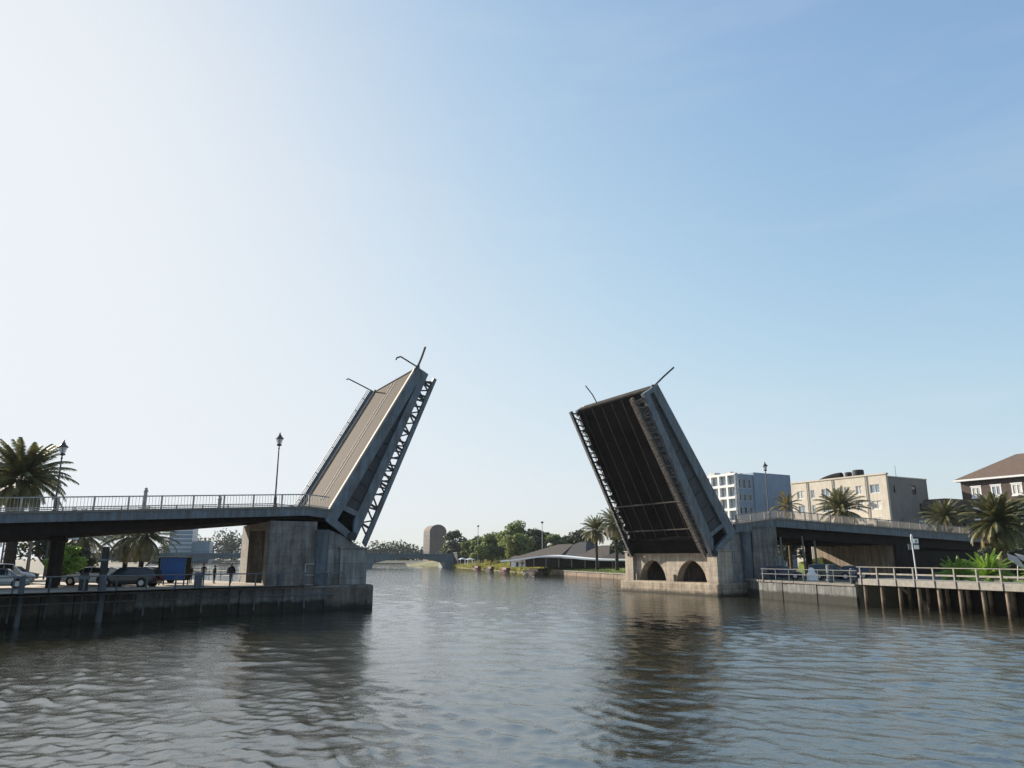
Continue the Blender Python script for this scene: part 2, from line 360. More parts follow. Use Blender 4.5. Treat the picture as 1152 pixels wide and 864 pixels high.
# ---------------- land ----------------
LF = [(-110, -60), (-75, -5), (-58, 15), (-45, 32.5), (-31.9, 48.3), (-22.65, 58.6), (-14.6, 65.6)]
def slab(name, pts, z0, z1, m, kind='structure'):
    bm = bmesh.new(); vs = [bm.verts.new((x, y, z1)) for x, y in pts]; f = bm.faces.new(vs)
    lo = [bm.verts.new((x, y, z0)) for x, y in pts]; n = len(pts)
    for i in range(n): bm.faces.new((vs[i], lo[i], lo[(i + 1) % n], vs[(i + 1) % n]))
    bmesh.ops.triangulate(bm, faces=[f]); bmesh.ops.recalc_face_normals(bm, faces=bm.faces)
    me = bpy.data.meshes.new(name); bm.to_mesh(me); bm.free(); me.materials.append(M[m])
    o = bpy.data.objects.new(name, me); COL.objects.link(o); return tag(o, kind=kind)
bk = [tuple(Bp(-3.2, .4)[:2]), tuple(Bp(-3.2, 12.2)[:2]), tuple(Bp(-9.0, 13.2)[:2])]
slab('ground', LF + bk + [(-44.0, 91), (-49.5, 105), (-56, 117), (-110, 228), (-178, 372), (-250, 520), (-330, 660), (-4400, 660), (-4400, -60)], -3, 2.0, 'soil')
slab('quay_paving', [(-58.5, 17), (-45, 33.5), (-32.2, 49.1), (-23, 59.2), (-15, 66.2)] + bk + [(-44.0, 90.6), (-49.5, 104), (-80, 104), (-80, 17)], 1.9, 2.02, 'paving')
RF = [(28.0, 89.4), (27.7, 83.4), (31.2, 69.0), (34.6, 68.6), (39.3, 54.4), (44, 40), (50, 15), (70, -60)]
slab('ground', RF[::-1] + [tuple(Bp(46, 16.6)[:2]), (24, 118), (38, 140), (38, 152), (31, 184), (20, 226), (10, 270), (-16, 374), (-38.5, 418), (-45.5, 455), (-70.5, 612), (-300, 666), (-4400, 666), (-4400, 4400), (4400, 4400), (4400, -60)], -3, 1.9, 'soil')
def slope(name, edge, inner, z0, z1, m):
    mb = MB(); n = len(edge); vs = [(*p, -1.5) for p in edge] + [(*p, z0[i]) for i, p in enumerate(edge)] + [(*p, z1) for p in inner] + [(*p, -1.5) for p in inner]
    fs = []
    for i in range(n - 1):
        for k in range(3): fs.append((k * n + i, k * n + i + 1, (k + 1) * n + i + 1, (k + 1) * n + i))
    mb.add(vs, fs); o = mb.build(name, m); return tag(o, kind='structure')
slope('lawn', [(24.4, 118), (23.1, 130), (22.2, 148.5), (15.5, 176.6), (5.1, 218)], [(44, 118), (40, 134), (38.5, 152), (31.5, 185), (20.5, 227)], [1.3, 1.3, 1.3, 1.2, .5], 2.6, 'grass')
slope('bank', [(5.1, 218), (-4.6, 264), (-30.7, 370), (-55, 412), (-62, 450)], [(20.5, 227), (10.5, 271), (-15.5, 375), (-38, 418), (-45, 455)], [.5, .3, .3, .4, .4], 3.3, 'bank_olive')
slope('bank', [(-62, 450), (-84, 600), (-300, 655)], [(-45, 455), (-70, 612), (-300, 668)], [.4, .5, .6], 2.5, 'bank_dark')
slab('lawn', [(37, 70), (41, 56), (46, 40), (80, 30), (90, 90), (60, 84)], 1.8, 1.925, 'grass')
slab('road', [(34, 86), (34, 72), (44, 76), (62, 92), (62, 104), (48, 98)], 1.8, 1.93, 'asphalt')

def wall_along(name, pts, z0, z1, th, m, label, cat, capm=None, panel=2.0, pale=None, gap=.06):
    """A retaining wall following a line of points, built of panels with open joints and a cap."""
    base = Vector((pts[0][0], pts[0][1], 0))
    r = thing(name, label, cat, base)
    mb = MB(base); cp = MB(base)
    mb2 = MB(base)
    k = 0
    for i in range(len(pts) - 1):
        a = Vector((*pts[i], 0)); b = Vector((*pts[i + 1], 0)); L = (b - a).length; d = (b - a) / L
        nrm = Vector((d.y, -d.x, 0)); n = max(1, round(L / panel))
        for j in range(n):
            p = a + d * (L * j / n + gap / 2); q = a + d * (L * (j + 1) / n - gap / 2); k += 1
            tgt = mb2 if (pale and pale(p)) else mb
            off = nrm * (.03 * ((k * 7) % 3))
            zc = (z0 + z1) / 2
            tgt.beam((p + off) + Vector((0, 0, zc)), (q + off) + Vector((0, 0, zc)), th, z1 - z0)
        # buttress ribs
        if capm:
            cp.beam(a + Vector((0, 0, z1 + .11)), b + Vector((0, 0, z1 + .11)), th + .35, .2)
    mb.build('wall_panels', m, r)
    if mb2.v: mb2.build('pale_panels', 'quay_pale', r)
    if capm: cp.build('coping', capm, r, bevel=.02)
    return r
wall_along('quay_wall', LF[3:], -1.5, 1.78, .5, 'quay', 'long dark stained concrete quay wall along the left bank', 'quay wall', 'quay_cap', 1.9, pale=lambda p: p.x > -27.5)
wall_along('quay_wall', [(27.4, 88.4), (27.4, 83.2), (31.2, 69.0)], -1.5, 1.72, .5, 'quay', 'short quay wall of pale concrete panels right of the right bridge pier', 'quay wall', 'quay_cap', 1.9, pale=lambda p: True)
wall_along('quay_wall', [(34.6, 68.6), (39.3, 54.4), (44, 40), (50, 15)], -1.5, 1.7, .4, 'timber_dark', 'retaining wall coloured black for the shade behind the timber boardwalk piles', 'quay wall', None, 2.2)
wall_along('bank_wall', [(24, 118), (22.8, 130), (21.9, 148.5), (15.2, 176.6), (10.5, 196)], -1, 1.12, .6, 'bankwall', 'low buff masonry river wall below the lawn left of the right pier', 'river wall', 'quay_cap', 2.6)

# ---------------- bridge piers ----------------
def pier(root_u, sgn, mb0, mb1, zm, zp, label, warm):
    """x' runs inland from the channel face. mb0..mb1 main block range, zm its top, zp plinth top"""
    o3 = (root_u, 0, 0)
    r = thing('bridge_pier', label, 'bridge pier', Bp(root_u, 0, 0), BA)
    U = lambda x: root_u + sgn * x
    def bx(m, x0, x1, v0, v1, z0, z1):
        a, b = sorted((U(x0), U(x1))); m.box(a, b, v0, v1, z0, z1)
    VW = 17.0 if warm else 12.6
    pl = MB(o3)
    bx(pl, -.55, 6.2, -.55, VW + .5, -2.5, zp)
    pl.build('plinth', 'plinth' if warm else 'plinth_dark', r, bevel=.22)
    # corner pillars of the channel face
    for v0, v1 in ((0, 1.6), (VW - 1.7, VW)):
        m = MB(o3); bx(m, 0, 2.4, v0, v1, zp - .02, 5.0); m.build('pillar', 'conc_warm' if warm else 'conc_smooth', r, bevel=.05)
        m = MB(o3); bx(m, -.12, 2.5, v0 - .1, v1 + .1, 5.0, 5.14); m.build('pillar_cap', 'conc_warm' if warm else 'conc_smooth', r, bevel=.03)
    # channel wall with two pointed arches, recessed .45
    aw = MB(o3); zt = 4.75
    vs = [1.6, VW - 1.7]; mid = (vs[0] + vs[1]) / 2
    aw_ = (vs[1] - vs[0]) / 2 - .65; arches = [(mid - aw_, mid - .9), (mid + .9, mid + aw_)]
    def arch_h(v, a, b):
        c = (a + b) / 2; h = (b - a) / 2; t = abs(v - c) / h
        if t >= 1: return zp
        return zp + 2.55 * (1 - t ** 1.9) ** .62 if t < 1 else zp
    N = 16
    for (xa, xb) in ((.45, 1.5),):
        cur = vs[0]
        for (a, b) in arches:
            bx(aw, xa, xb, cur, a, zp - .02, zt)
            for k in range(N):
                v0 = a + (b - a) * k / N; v1 = a + (b - a) * (k + 1) / N
                h0 = arch_h(v0, a, b); h1 = arch_h(v1, a, b)
                u0, u1 = sorted((U(xa), U(xb)))
                aw.hexa([(u0, v0, h0), (u1, v0, h0), (u1, v1, h1), (u0, v1, h1), (u0, v0, zt), (u1, v0, zt), (u1, v1, zt), (u0, v1, zt)])
            cur = b
        bx(aw, xa, xb, cur, vs[1], zp - .02, zt)
    aw.build('arched_wall', 'conc_warm', r)
    m = MB(o3); bx(m, .2, .75, 1.6, VW - 1.7, zt - .02, zt + .42); m.build('bearing_beam', 'timber_pale', r, bevel=.05)
    # chamber behind the arches
    m = MB(o3); bx(m, 4.3, 4.6, .6, VW - .6, zp, 4.6); bx(m, 1.5, 4.6, .6, 1.6, zp, 4.6); bx(m, 1.5, 4.6, VW - 1.6, VW - .6, zp, 4.6)
    bx(m, 1.5, 4.6, .6, VW - .6, 4.6, 4.8)
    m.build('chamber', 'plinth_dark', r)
    for c in ((arches[0][1] + .15), (arches[1][1] + .15)):
        m = MB(o3); bx(m, .15, .45, c, c + .45, zp - .02, zp + .85); m.build('bollard_block', 'conc_warm', r, bevel=.03)
    # near and far side walls: low block, sloping shoulder, recess with pipe
    for v0, v1 in ((.25, 1.3), (VW - 1.3, VW - .25)):
        m = MB(o3)
        poly = [(2.4, zp - .02), (mb0, zp - .02), (mb0, zm - .75), (3.2, zm - .75), (2.4, 6.2), (.55, 5.14), (.55, 5.02), (2.4, 5.02)]
        m.prism(poly, lambda a, b, c: (U(a), c, b), v0, v1); m.build('side_wall', 'conc_smooth', r)
    xp = (3.7 + mb0) / 2 - .05
    m = MB(o3); m.tube((U(xp), -.02, zp - .02), (U(xp), -.02, zm - .9), .55, .55, 20)
    m.tube((U(xp), -.02, zm - .9), (U(xp), -.02, zm - .68), .66, .66, 20); m.smooth = False
    m.build('drain_column', 'pile_grey', r)
    # main block: near wall, far wall, back wall and top
    m = MB(o3)
    bx(m, mb0, mb1, 0, 1.9, zp - .3, zm)
    m.build('main_wall', 'conc', r, bevel=.04)
    m = MB(o3); vf = 10.4 if warm else 9.0; bx(m, mb0, mb1, vf, VW, zp - .3, zm); m.build('main_wall', 'conc', r, bevel=.04)
    m = MB(o3); bx(m, mb0, mb0 + .7, 1.9, vf, zp - .3, zm); m.build('back_wall', 'conc', r)
    m = MB(o3); bx(m, mb0 + .7, mb1, 1.9, vf, zm - .55, zm - .02); m.build('lintel', 'conc', r)
    return r
pier(-.35, -1, 4.55, 8.45, 7.25, 2.0, 'weathered grey concrete bascule pier on the left bank beside the quay', False)
pier(41.3, 1, 5.9, 10.1, 8.0, 1.42, 'buff and grey concrete bascule pier with two pointed arches on the right', True)

# ---------------- bascule leaves ----------------
def leaf(sgn, bu, bz, ang, Ln, VW, v_lo, g0, g1, c0, c1, cv, label, ub, lb, posts):
    """s along the leaf, d below the deck face. sgn +1: left leaf (leans right), -1: right leaf"""
    r = thing('bascule_leaf', label, 'drawbridge leaf', Bp(bu, v_lo, bz), BA)
    o3 = (bu, v_lo, bz)
    ca, sa = math.cos(ang), math.sin(ang)
    def P(s, v, d): return (bu + sgn * (ca * s + sa * d), v, bz + sa * s - ca * d)
    def pr(m, poly, v0, v1): m.prism(poly, lambda a, b, c: P(a, c, b), v0, v1)
    g = lambda s: g0 + (g1 - g0) * s / Ln
    cd = lambda s: c0 + (c1 - c0) * s / Ln
    sd = lambda s: (g0 - 1.1) + (1.3 - (g0 - 1.1)) * s / Ln if sgn < 0 else 1.25
    N3 = Vector((sgn * sa, 0, -ca))      # pointing below the deck
    # deck
    m = MB(o3); pr(m, [(0.1, -.0), (Ln - .2, -.0), (Ln - .2, .30), (0.1, .30)], v_lo + .75, VW - .75)
    dk = m.build('deck', 'leafdeck', r)
    # seams and lane line strips on the deck
    for v in (VW * .40, VW * .48):
        m = MB(o3); pr(m, [(1.6, -.05), (Ln - .4, -.05), (Ln - .4, .05), (1.6, .05)], v, v + .10); m.build('deck_joint', 'kerb', dk)
    for v in (v_lo + .25, VW - .75):
        m = MB(o3); pr(m, [(0, -.14), (Ln, -.14), (Ln, .34), (0, .34)], v, v + .5); m.build('kerb', 'kerb', r)
    m = MB(o3); pr(m, [(Ln - .2, -.05), (Ln, -.05), (Ln, 1.15), (Ln - .2, 1.15)], v_lo + .75, VW - .75); m.build('tip_beam', 'stringer', r)
    # soffit box, its stringers and cross beams
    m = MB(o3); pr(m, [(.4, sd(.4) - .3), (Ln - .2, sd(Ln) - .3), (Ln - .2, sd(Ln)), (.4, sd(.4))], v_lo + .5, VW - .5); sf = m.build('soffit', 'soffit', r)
    ns = 7
    for k in range(ns):
        v = v_lo + 1.6 + (VW - v_lo - 3.2) * k / (ns - 1)
        m = MB(o3); pr(m, [(.5, sd(.5)), (Ln - .3, sd(Ln)), (Ln - .3, sd(Ln) + .025), (.5, sd(.5) + .025)], v - .035, v + .035); m.build('stringer', 'stringer', sf)
    for s in (1.9, 5.4):
        m = MB(o3); pr(m, [(s, sd(s)), (s + .16, sd(s)), (s + .09, sd(s) + .08), (s, sd(s) + .08)], v_lo + .6, VW - .6); m.build('cross_beam', 'stringer', sf)
    for k in range(0):
        s = 7 + k * (Ln - 8) / 10
        m = MB(o3); pr(m, [(s, sd(s) - .05), (s + .06, sd(s) - .05), (s + .06, sd(s) + .09), (s, sd(s) + .09)], v_lo + .6, VW - .6)
        if s < Ln - .5: m.build('cross_rib', 'soffit', sf)
    m = MB(o3); pr(m, [(-.45, .34), (1.0, .34), (1.1, g(1) - .3), (-.75, g(0) - .35)], v_lo + .5, VW - .5); m.build('dark_hinge_fill', 'soffit', r)  # black solid added so the hinge interior reads as dark
    for side in (0, 1):
        va = v_lo if side == 0 else VW - .5; vb = va + .5
        if side == 1 and sgn < 0:
            # the far side of this leaf is an open truss: edge beam, chord and lacing
            m = MB(o3); pr(m, [(-.75, 0), (Ln, 0), (Ln, sd(Ln) - .05), (-.5, sd(0) - .05)], VW - .5, VW); m.build('side_girder', 'steel', r)
            f = lambda s: sd(s) + 1.15
            m = MB(o3); pr(m, [(-.9, f(0) - .35), (Ln + .35, f(Ln) - .30), (Ln + .35, f(Ln) + .05), (-1.0, f(0) + .1)], VW - .75, VW - .35); ch = m.build('lower_chord', 'steel_dark', r)
            m = MB(o3); rng = random.Random(31); s = .2; k = 0
            while s < Ln - .2:
                ds = rng.uniform(.6, 1.0); a = P(s, VW - .6, sd(s) - .1); b = P(s + ds, VW - .55, f(s + ds) - .3); m.beam(a, b, .13, .15)
                if k % 2: m.beam(P(s + ds, VW - .6, sd(s + ds) - .1), P(s + .1, VW - .55, f(s) - .3), .1, .12)
                if k % 3 == 0: m.beam(P(s, VW - .6, sd(s) + .15), P(s + ds * .8, VW - .6, sd(s) + .2), .3, .45)
                s += ds; k += 1
            m.build('lacing', 'steel_dark', ch)
            continue
        vo = v_lo if side == 0 else VW; out = -1 if side == 0 else 1
        gd = MB(o3)
        # upper flange band, lower flange band, end diagonal, strut, tip plate
        pr(gd, [(-.75, .0), (Ln, .0), (Ln, .8 * ub), (-.35, ub)], va, vb)
        pr(gd, [(-.9, g(0) - .15), (.6, g(.6) - lb), (Ln, g1 - lb * .75), (Ln, g1), (-.9, g(-.9))], va - .03 * (1 - side), vb + .03 * side)
        pr(gd, [(-.78, .05), (-.2, .6), (-.55, g(0) - .3), (-1.15, g(0) - .1)], va + .02, vb - .02)
        pr(gd, [(.75, ub * .9), (1.2, ub * .9), (1.35, g(1.2) - lb * .8), (.9, g(.9) - lb * .8)], va + .04, vb - .04)
        pr(gd, [(Ln - .55, .05), (Ln - .02, .05), (Ln - .02, g1 - .05), (Ln - .55, g1 - .05)], va + .01, vb - .01)
        go = gd.build('side_girder', 'steel', r)
        if side == 0:
            for k in range(6):
                s = 1.6 + k * (Ln - 2.5) / 6; m = MB(o3); pr(m, [(s, .06), (s + .5, .06), (s + .5, ub * .82), (s, ub * .84)], va - .02, va); m.build('splice_plate', 'steel', go)
                m = MB(o3); pr(m, [(s + .9, g(s + .9) - lb * .72), (s + 1.4, g(s + 1.4) - lb * .72), (s + 1.4, g(s + 1.4) - .06), (s + .9, g(s + .9) - .06)], va - .05, va - .03); m.build('splice_plate', 'steel', go)
        m = MB(o3); pr(m, [(1.0, ub * .5), (Ln - .3, ub * .4), (Ln - .3, g1 - .3), (1.0, g(1) - .4)], va + .28, va + .38)
        m.build('web_plate', 'steel_dark', go)
        # stiffeners on the web
        for k in range(9):
            s = 2.2 + k * (Ln - 3) / 9; m = MB(o3)
            pr(m, [(s, ub * .7), (s + .07, ub * .7), (s + .07, g(s) - lb * .8), (s, g(s) - lb * .8)], va + .16 if side == 0 else va + .38, va + .28 if side == 0 else va + .47)
            m.build('web_stiffener', 'steel_dark', go)
        # outer chord and its lacing
        vc = (v_lo + cv) if side == 0 else (VW - cv)
        m = MB(o3); pr(m, [(-.7, cd(-.7) - .42), (Ln + .1, c1 - .34), (Ln + .1, c1), (-.9, cd(-.9))], vc - .2, vc + .2)
        ch = m.build('lower_chord', ('steel' if side == 0 else 'steel_dark') if sgn > 0 else 'steel_rust', r)
        m = MB(o3); rng = random.Random(5 + side + (0 if sgn > 0 else 9)); s = 0.0; flip = 0
        while s < Ln - .6:
            ds = rng.uniform(.42, .8)
            vg = (va + vb) / 2
            a = Vector(P(s, vg, g(s) - .15)); b = Vector(P(s + ds, vc, cd(s + ds) - .35)); a2 = Vector(P(s + ds, vg, g(s + ds) - .15)); b2 = Vector(P(s, vc, cd(s) - .35))
            if flip % 2: m.beam(a, b, .11, .13)
            else: m.beam(b2, a2, .11, .13)
            if flip % 3 == 0: m.beam(a2, b, .16, .2)
            if rng.random() < .6: m.beam(a.lerp(a2, .2), b.lerp(b2, .3), .34, .12)
            s += ds; flip += 1
        m.build('lacing', 'steel_rust' if sgn < 0 else 'steel_dark', ch)
        if sgn < 0 and side == 0:
            m = MB(o3); s = .3
            while s < Ln - .3:
                pr(m, [(s, cd(s)), (s + .18, cd(s)), (s + .18, cd(s) + .04), (s, cd(s) + .04)], vc - .26, vc + .26); s += .42
            pr(m, [(0, cd(0) - .3), (Ln, c1 - .25), (Ln, c1 + .02), (0, cd(0) + .02)], vc - .34, vc - .24)
            pr(m, [(0, cd(0) - .3), (Ln, c1 - .25), (Ln, c1 + .02), (0, cd(0) + .02)], vc + .24, vc + .34)
            m.build('riveted_lattice', 'steel_rust', ch)
            m = MB(o3); e = Ln - 1.6; m.hexa([P(.1, .5, g(0) - .2), P(e, .5, g(e) - .2), P(e, .62, g(e) - .2), P(.1, .62, g(0) - .2), P(.1, vc - .15, cd(0) - .3), P(e, vc - .15, cd(e) - .3), P(e, vc - .03, cd(e) - .3), P(.1, vc - .03, cd(0) - .3)])
            m.build('gusset_plate', 'steel_dark', ch)
        # railing along the leaf edge
        m = MB(o3); vr = v_lo + .12 if side == 0 else VW - .12
        if side == 1:
            pr(m, [(0, -.45), (Ln, -.45), (Ln, 0), (0, 0)], VW - .35, VW - .25)
            for d in (-.55, -.70): m.beam(P(.2, vr, d), P(Ln - .2, vr, d), .07, .07)
            k = 0
            while k * 1.6 < Ln - .4:
                s = .3 + k * 1.6; m.beam(P(s, vr, 0), P(s, vr, -.70), .06, .06); k += 1
            m.build('railing', 'rail_dark', r)
    # pin and trunnion at the low corner
    for v in (v_lo - .08, VW + .08):
        m = MB(o3); a = P(-.75, v - .12, g(0) - .35); b = P(-.75, v + .12, g(0) - .35); m.tube(a, b, .38, .38, 16); m.build('trunnion_pin', 'pile_grey', r)
    # posts at the tip
    for pts, rad in posts:
        m = MB(o3); m.path([P(*p) for p in pts], rad, 8); m.build('signal_mast', 'lamp_iron', r)
        b = MB(o3); q = P(*pts[0]); b.lathe([(rad * 2.2, -.2), (rad * 2.2, .15), (rad * 1.4, .3)], q, 8); b.build('mast_base', 'lamp_iron', r)
leaf(1, -3.89, 8.1, R(60.95), 16.0, 12.9, .0, 3.15, 1.25, 4.3, 2.25, .25, 'left raised bascule leaf showing its brown road deck to the camera', .95, .85,
     [([(15.7, .3, .1), (17.2, .3, -.12), (18.3, .3, -.34)], .11), ([(16.1, .3, .1), (15.95, .3, -1.9), (15.6, .3, -2.15), (15.4, .3, -2.1)], .075), ([(16.0, 12.6, .1), (15.75, 12.6, -1.8), (15.55, 12.6, -3.2), (15.35, 12.6, -3.25)], .07)])
leaf(-1, 44.2, 7.87, R(56.6), 19.2, 15.4, .0, 4.8, 2.6, 5.1, 3.7, 1.1, 'right raised bascule leaf showing its black ribbed underside to the camera', 1.35, 1.1,
     [([(19.1, .3, .6), (19.4, .3, -1.6), (19.6, .3, -3.7)], .11), ([(18.9, 12, 0), (20.3, 12, .0), (21.8, 12, .3)], .075)])

# ---------------- approach spans ----------------
def span(label, us, zt, girder_d, fas, VW, railm, post_sp, bal_sp, rail_h, side):
    r = thing('approach_span', label, 'bridge span', Bp(us[0], 0, 0), BA); o3 = (us[0], 0, 0)
    def strip(m, v0, v1, za, zb, uu):
        for i in range(len(uu) - 1):
            a, b = uu[i], uu[i + 1]
            m.hexa([(a, v0, zt(a) + za(a)), (b, v0, zt(b) + za(b)), (b, v1, zt(b) + za(b)), (a, v1, zt(a) + za(a)), (a, v0, zt(a) + zb(a)), (b, v0, zt(b) + zb(b)), (b, v1, zt(b) + zb(b)), (a, v1, zt(a) + zb(a))])
    c = lambda k: (lambda u: k)
    m = MB(o3); strip(m, .25, VW - .25, c(-.5), c(-.12), us); m.build('deck_slab', 'asphalt', r)
    for v in (0, VW - .25):
        m = MB(o3); strip(m, v, v + .25, c(-fas), c(-.12), us); m.build('fascia', 'steel', r)
        m = MB(o3); strip(m, v - .08, v + .4, c(-.12), c(.06), us); m.build('kerb', 'quay_cap', r)
    for v in (.9, VW * .3, VW * .5, VW * .7, VW - 1.3):
        m = MB(o3); strip(m, v, v + .4, lambda u: -girder_d(u), c(-.5), us); strip(m, v - .15, v + .55, lambda u: -girder_d(u) - .06, lambda u: -girder_d(u), us); m.build('girder', 'span_dark', r)
    m = MB(o3); u = us[0] + 1
    while u < us[-1] - 1:
        d = girder_d(u); m.box(u, u + .25, 1.3, VW - 1.3, zt(u) - d * .85, zt(u) - .5); u += 3.1
    m.build('cross_bracing', 'span_dark', r)
    for v in (.12, VW - .12):
        rl = MB(o3)
        for i in range(len(us) - 1):
            a, b = us[i], us[i + 1]
            for h, w in ((rail_h, .09), (.16, .06)): rl.beam((a, v, zt(a) + h), (b, v, zt(b) + h), w, w)
        u = us[0] + .1
        while u < us[-1]:
            rl.beam((u, v, zt(u) + .1), (u, v, zt(u) + rail_h), .028, .028); u += bal_sp
        ro = rl.build('railing', railm, r)
        u = us[0] + .3
        while u < us[-1]:
            pm = MB(o3); pm.box(u - .07, u + .07, v - .07, v + .07, zt(u) + .04, zt(u) + rail_h + .05); u += post_sp
            pm.build('railing_post', railm, ro)
    return r
zl = lambda u: 8.5 + (u + 5.8) * .052 if u < -5.8 else 8.5 - (u + 5.8) * .10
def gl_(u): return .95 + min(1, max(0, (-u - 8) / 19)) * .85
span('left approach span with a blue grey fascia and thin bar railing', [-75, -60, -45, -36, -27, -18, -12, -8.8, -5.8, -3.95], zl, gl_, .75, 13, 'rail', 2.3, .23, 1.05, 'l')
zr = lambda u: 8.05 + (u - 44) * .12 if u < 51.5 else 8.95 - (u - 51.5) * .032
def gr_(u): return 1.2 + min(1, max(0, (u - 51) / 2.5)) * 1.0
span('right approach span with a blue grey fascia and pale mesh railing', [44.6, 48, 51.5, 54, 60, 70, 80, 92, 104, 122], zr, gr_, 1.0, 15, 'rail_pale', 2.4, .13, 1.05, 'r')

# abutment and columns of the right approach
r = thing('bridge_abutment', 'buff board marked concrete abutment wall under the right approach span', 'abutment', Bp(75.6, 0, 0), BA)
m = MB((75.6, 0, 0)); m.box(75.6, 78, .8, 14.2, 1.5, zr(76) - 2.15)
ab = m.build('abutment_wall', mat('board_marked_concrete', (.36, .29, .22), .9, .2, .8, streak=.5, fine=.15, blocks=(2.3, 9, .03)), r)
m = MB((75.6, 0, 0)); m.box(75.2, 78.2, .4, .8, 1.5, zr(76) - 2.12); m.build('end_pilaster', 'span_dark', r)
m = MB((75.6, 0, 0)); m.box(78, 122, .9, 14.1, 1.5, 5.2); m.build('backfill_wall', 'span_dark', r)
for i, (u, v, lb) in enumerate(((62, 4.2, 'brown column under the right approach span nearest the right pier'), (62, 10.5, 'brown column under the far side of the right approach span'),
                   (-23.9, 3.2, 'thick black column under the left approach span behind the white car'), (-23.9, 9.8, 'dark column under the far side of the left approach span'))):
    z = (zr if u > 0 else zl)(u) - (gr_ if u > 0 else gl_)(u)
    r = thing('bridge_column', lb, 'bridge column', Bp(u, v, 1.9), BA)
    m = MB((u, v, 1.9)); m.tube((u, v, 1.9), (u, v, z - .4), .42, .42, 16); m.build('shaft', 'span_dark', r)
    m = MB((u, v, 1.9)); m.box(u - .55, u + .55, v - 1.3, v + 1.3, z - .42, z - .05); m.build('cap', 'span_dark', r, bevel=.03)

# ---------------- street lamps ----------------
def lamp(u, v, z, h, label, k=1.0, broken=False):
    p = Bp(u, v, z)
    r = thing('street_lamp', label, 'street lamp', p, 0, 'lamp posts along the bridge approaches')
    m = MB(); hp = h - 1.15 * k
    m.lathe([(.17 * k, 0), (.17 * k, .12), (.12 * k, .18), (.12 * k, .75), (.085 * k, .85), (.07 * k, 1.1), (.05 * k, hp - .25), (.09 * k, hp - .2), (.05 * k, hp - .1), (.05 * k, hp)], n=10); m.smooth = False
    m.build('post', 'lamp_iron', r)
    m = MB(); m.lathe([(.10 * k, hp), (.22 * k, hp + .05), (.22 * k, hp + .12), (.14 * k, hp + .18)], n=8)
    for i in range(4):
        a = i * math.pi / 2 + .4; m.beam((.15 * k * math.cos(a), .15 * k * math.sin(a), hp + .15), (.27 * k * math.cos(a), .27 * k * math.sin(a), hp + .62 * k), .03, .03)
    ln = m.build('lantern_frame', 'lamp_iron', r)
    m = MB(); m.lathe([(.12 * k, hp + .16), (.25 * k, hp + .62 * k)], n=8); m.build('lantern_glass', 'glass_pale', ln)
    m = MB(); m.lathe([(.36 * k, hp + .62 * k), (.33 * k, hp + .70 * k), (.17 * k, hp + .84 * k), (.12 * k, hp + .98 * k), (.05 * k, hp + 1.03 * k), (.07 * k, hp + 1.1 * k), (.012, hp + 1.2 * k)], n=10); m.build('lantern_cap', 'lamp_iron', ln)
    return r
lamp(-24.3, .35, zl(-24.3) + .06, 5.25, 'tall lamp post on the left span beside the big palm')
lamp(-8.5, .35, zl(-8.5) + .06, 6.3, 'tall lamp post on the left span next to the raised leaf')
lamp(50.7, .35, zr(50.7) + .06, 7.0, 'tall lamp post on the right span in front of the white building')
for u, lb, h in ((-18.4, 'short stone post standing in the left span railing', 1.65), (-12.95, 'small stub post in the left railing nearest the lamp', .95)):
    r = thing('railing_pillar', lb, 'post', Bp(u, .05, zl(u) + .06), BA)
    m = MB(); m.box(-.13, .13, -.13, .13, 0, h - .3); m.build('shaft', 'rail', r, bevel=.02)
    m = MB(); m.lathe([(.17, h - .3), (.2, h - .25), (.1, h - .15), (.13, h - .07), (.05, h)], n=8); m.build('finial', 'rail', r)

# ---------------- quay railings and posts ----------------
def pts_along(line, sp, start=.3):
    out = []; acc = start
    for i in range(len(line) - 1):
        a = Vector((*line[i], 0)); b = Vector((*line[i + 1], 0)); L = (b - a).length
        while acc < L: out.append(a + (b - a) * acc / L); acc += sp
        acc -= L
    return out
def offs(line, d):
    out = []
    for i, p in enumerate(line):
        a = Vector(line[max(0, i - 1)]); b = Vector(line[min(len(line) - 1, i + 1)]); t = (b - a).normalized(); out.append((p[0] + t.y * d, p[1] - t.x * d))
    return out
fl = offs(LF[3:], .45)
base = Vector((*fl[0], 0)); r = thing('quay_railing', 'grey pipe railing with posts reaching to the water on the left quay', 'railing', base)
m = MB(base)
for i in range(len(fl) - 1):
    for z in (3.02, 1.32): m.tube((*fl[i], z), (*fl[i + 1], z), .045, .045, 8)
m.build('rail', 'rail_dark', r)
for i, p in enumerate(pts_along(fl, 2.05)):
    m = MB(base); lean = random.uniform(-.12, .1); m.beam((p.x + lean, p.y, .25), (p.x, p.y, 3.06), .09, .09); m.build('post', 'pile_grey' if i % 2 else 'rail_dark', r)
# gate frame next to the pier
r = thing('gate_frame', 'pale tubular gate frame at the end of the left quay by the pier', 'gate', (-17.3, 63.8, 1.98), R(40))
m = MB()
for x in (0, 1.05): m.beam((x, 0, 0), (x, 0, 1.75), .07, .07)
for z in (.05, .85, 1.75): m.beam((0, 0, z), (1.05, 0, z), .07, .07)
m.build('frame', 'rail', r)
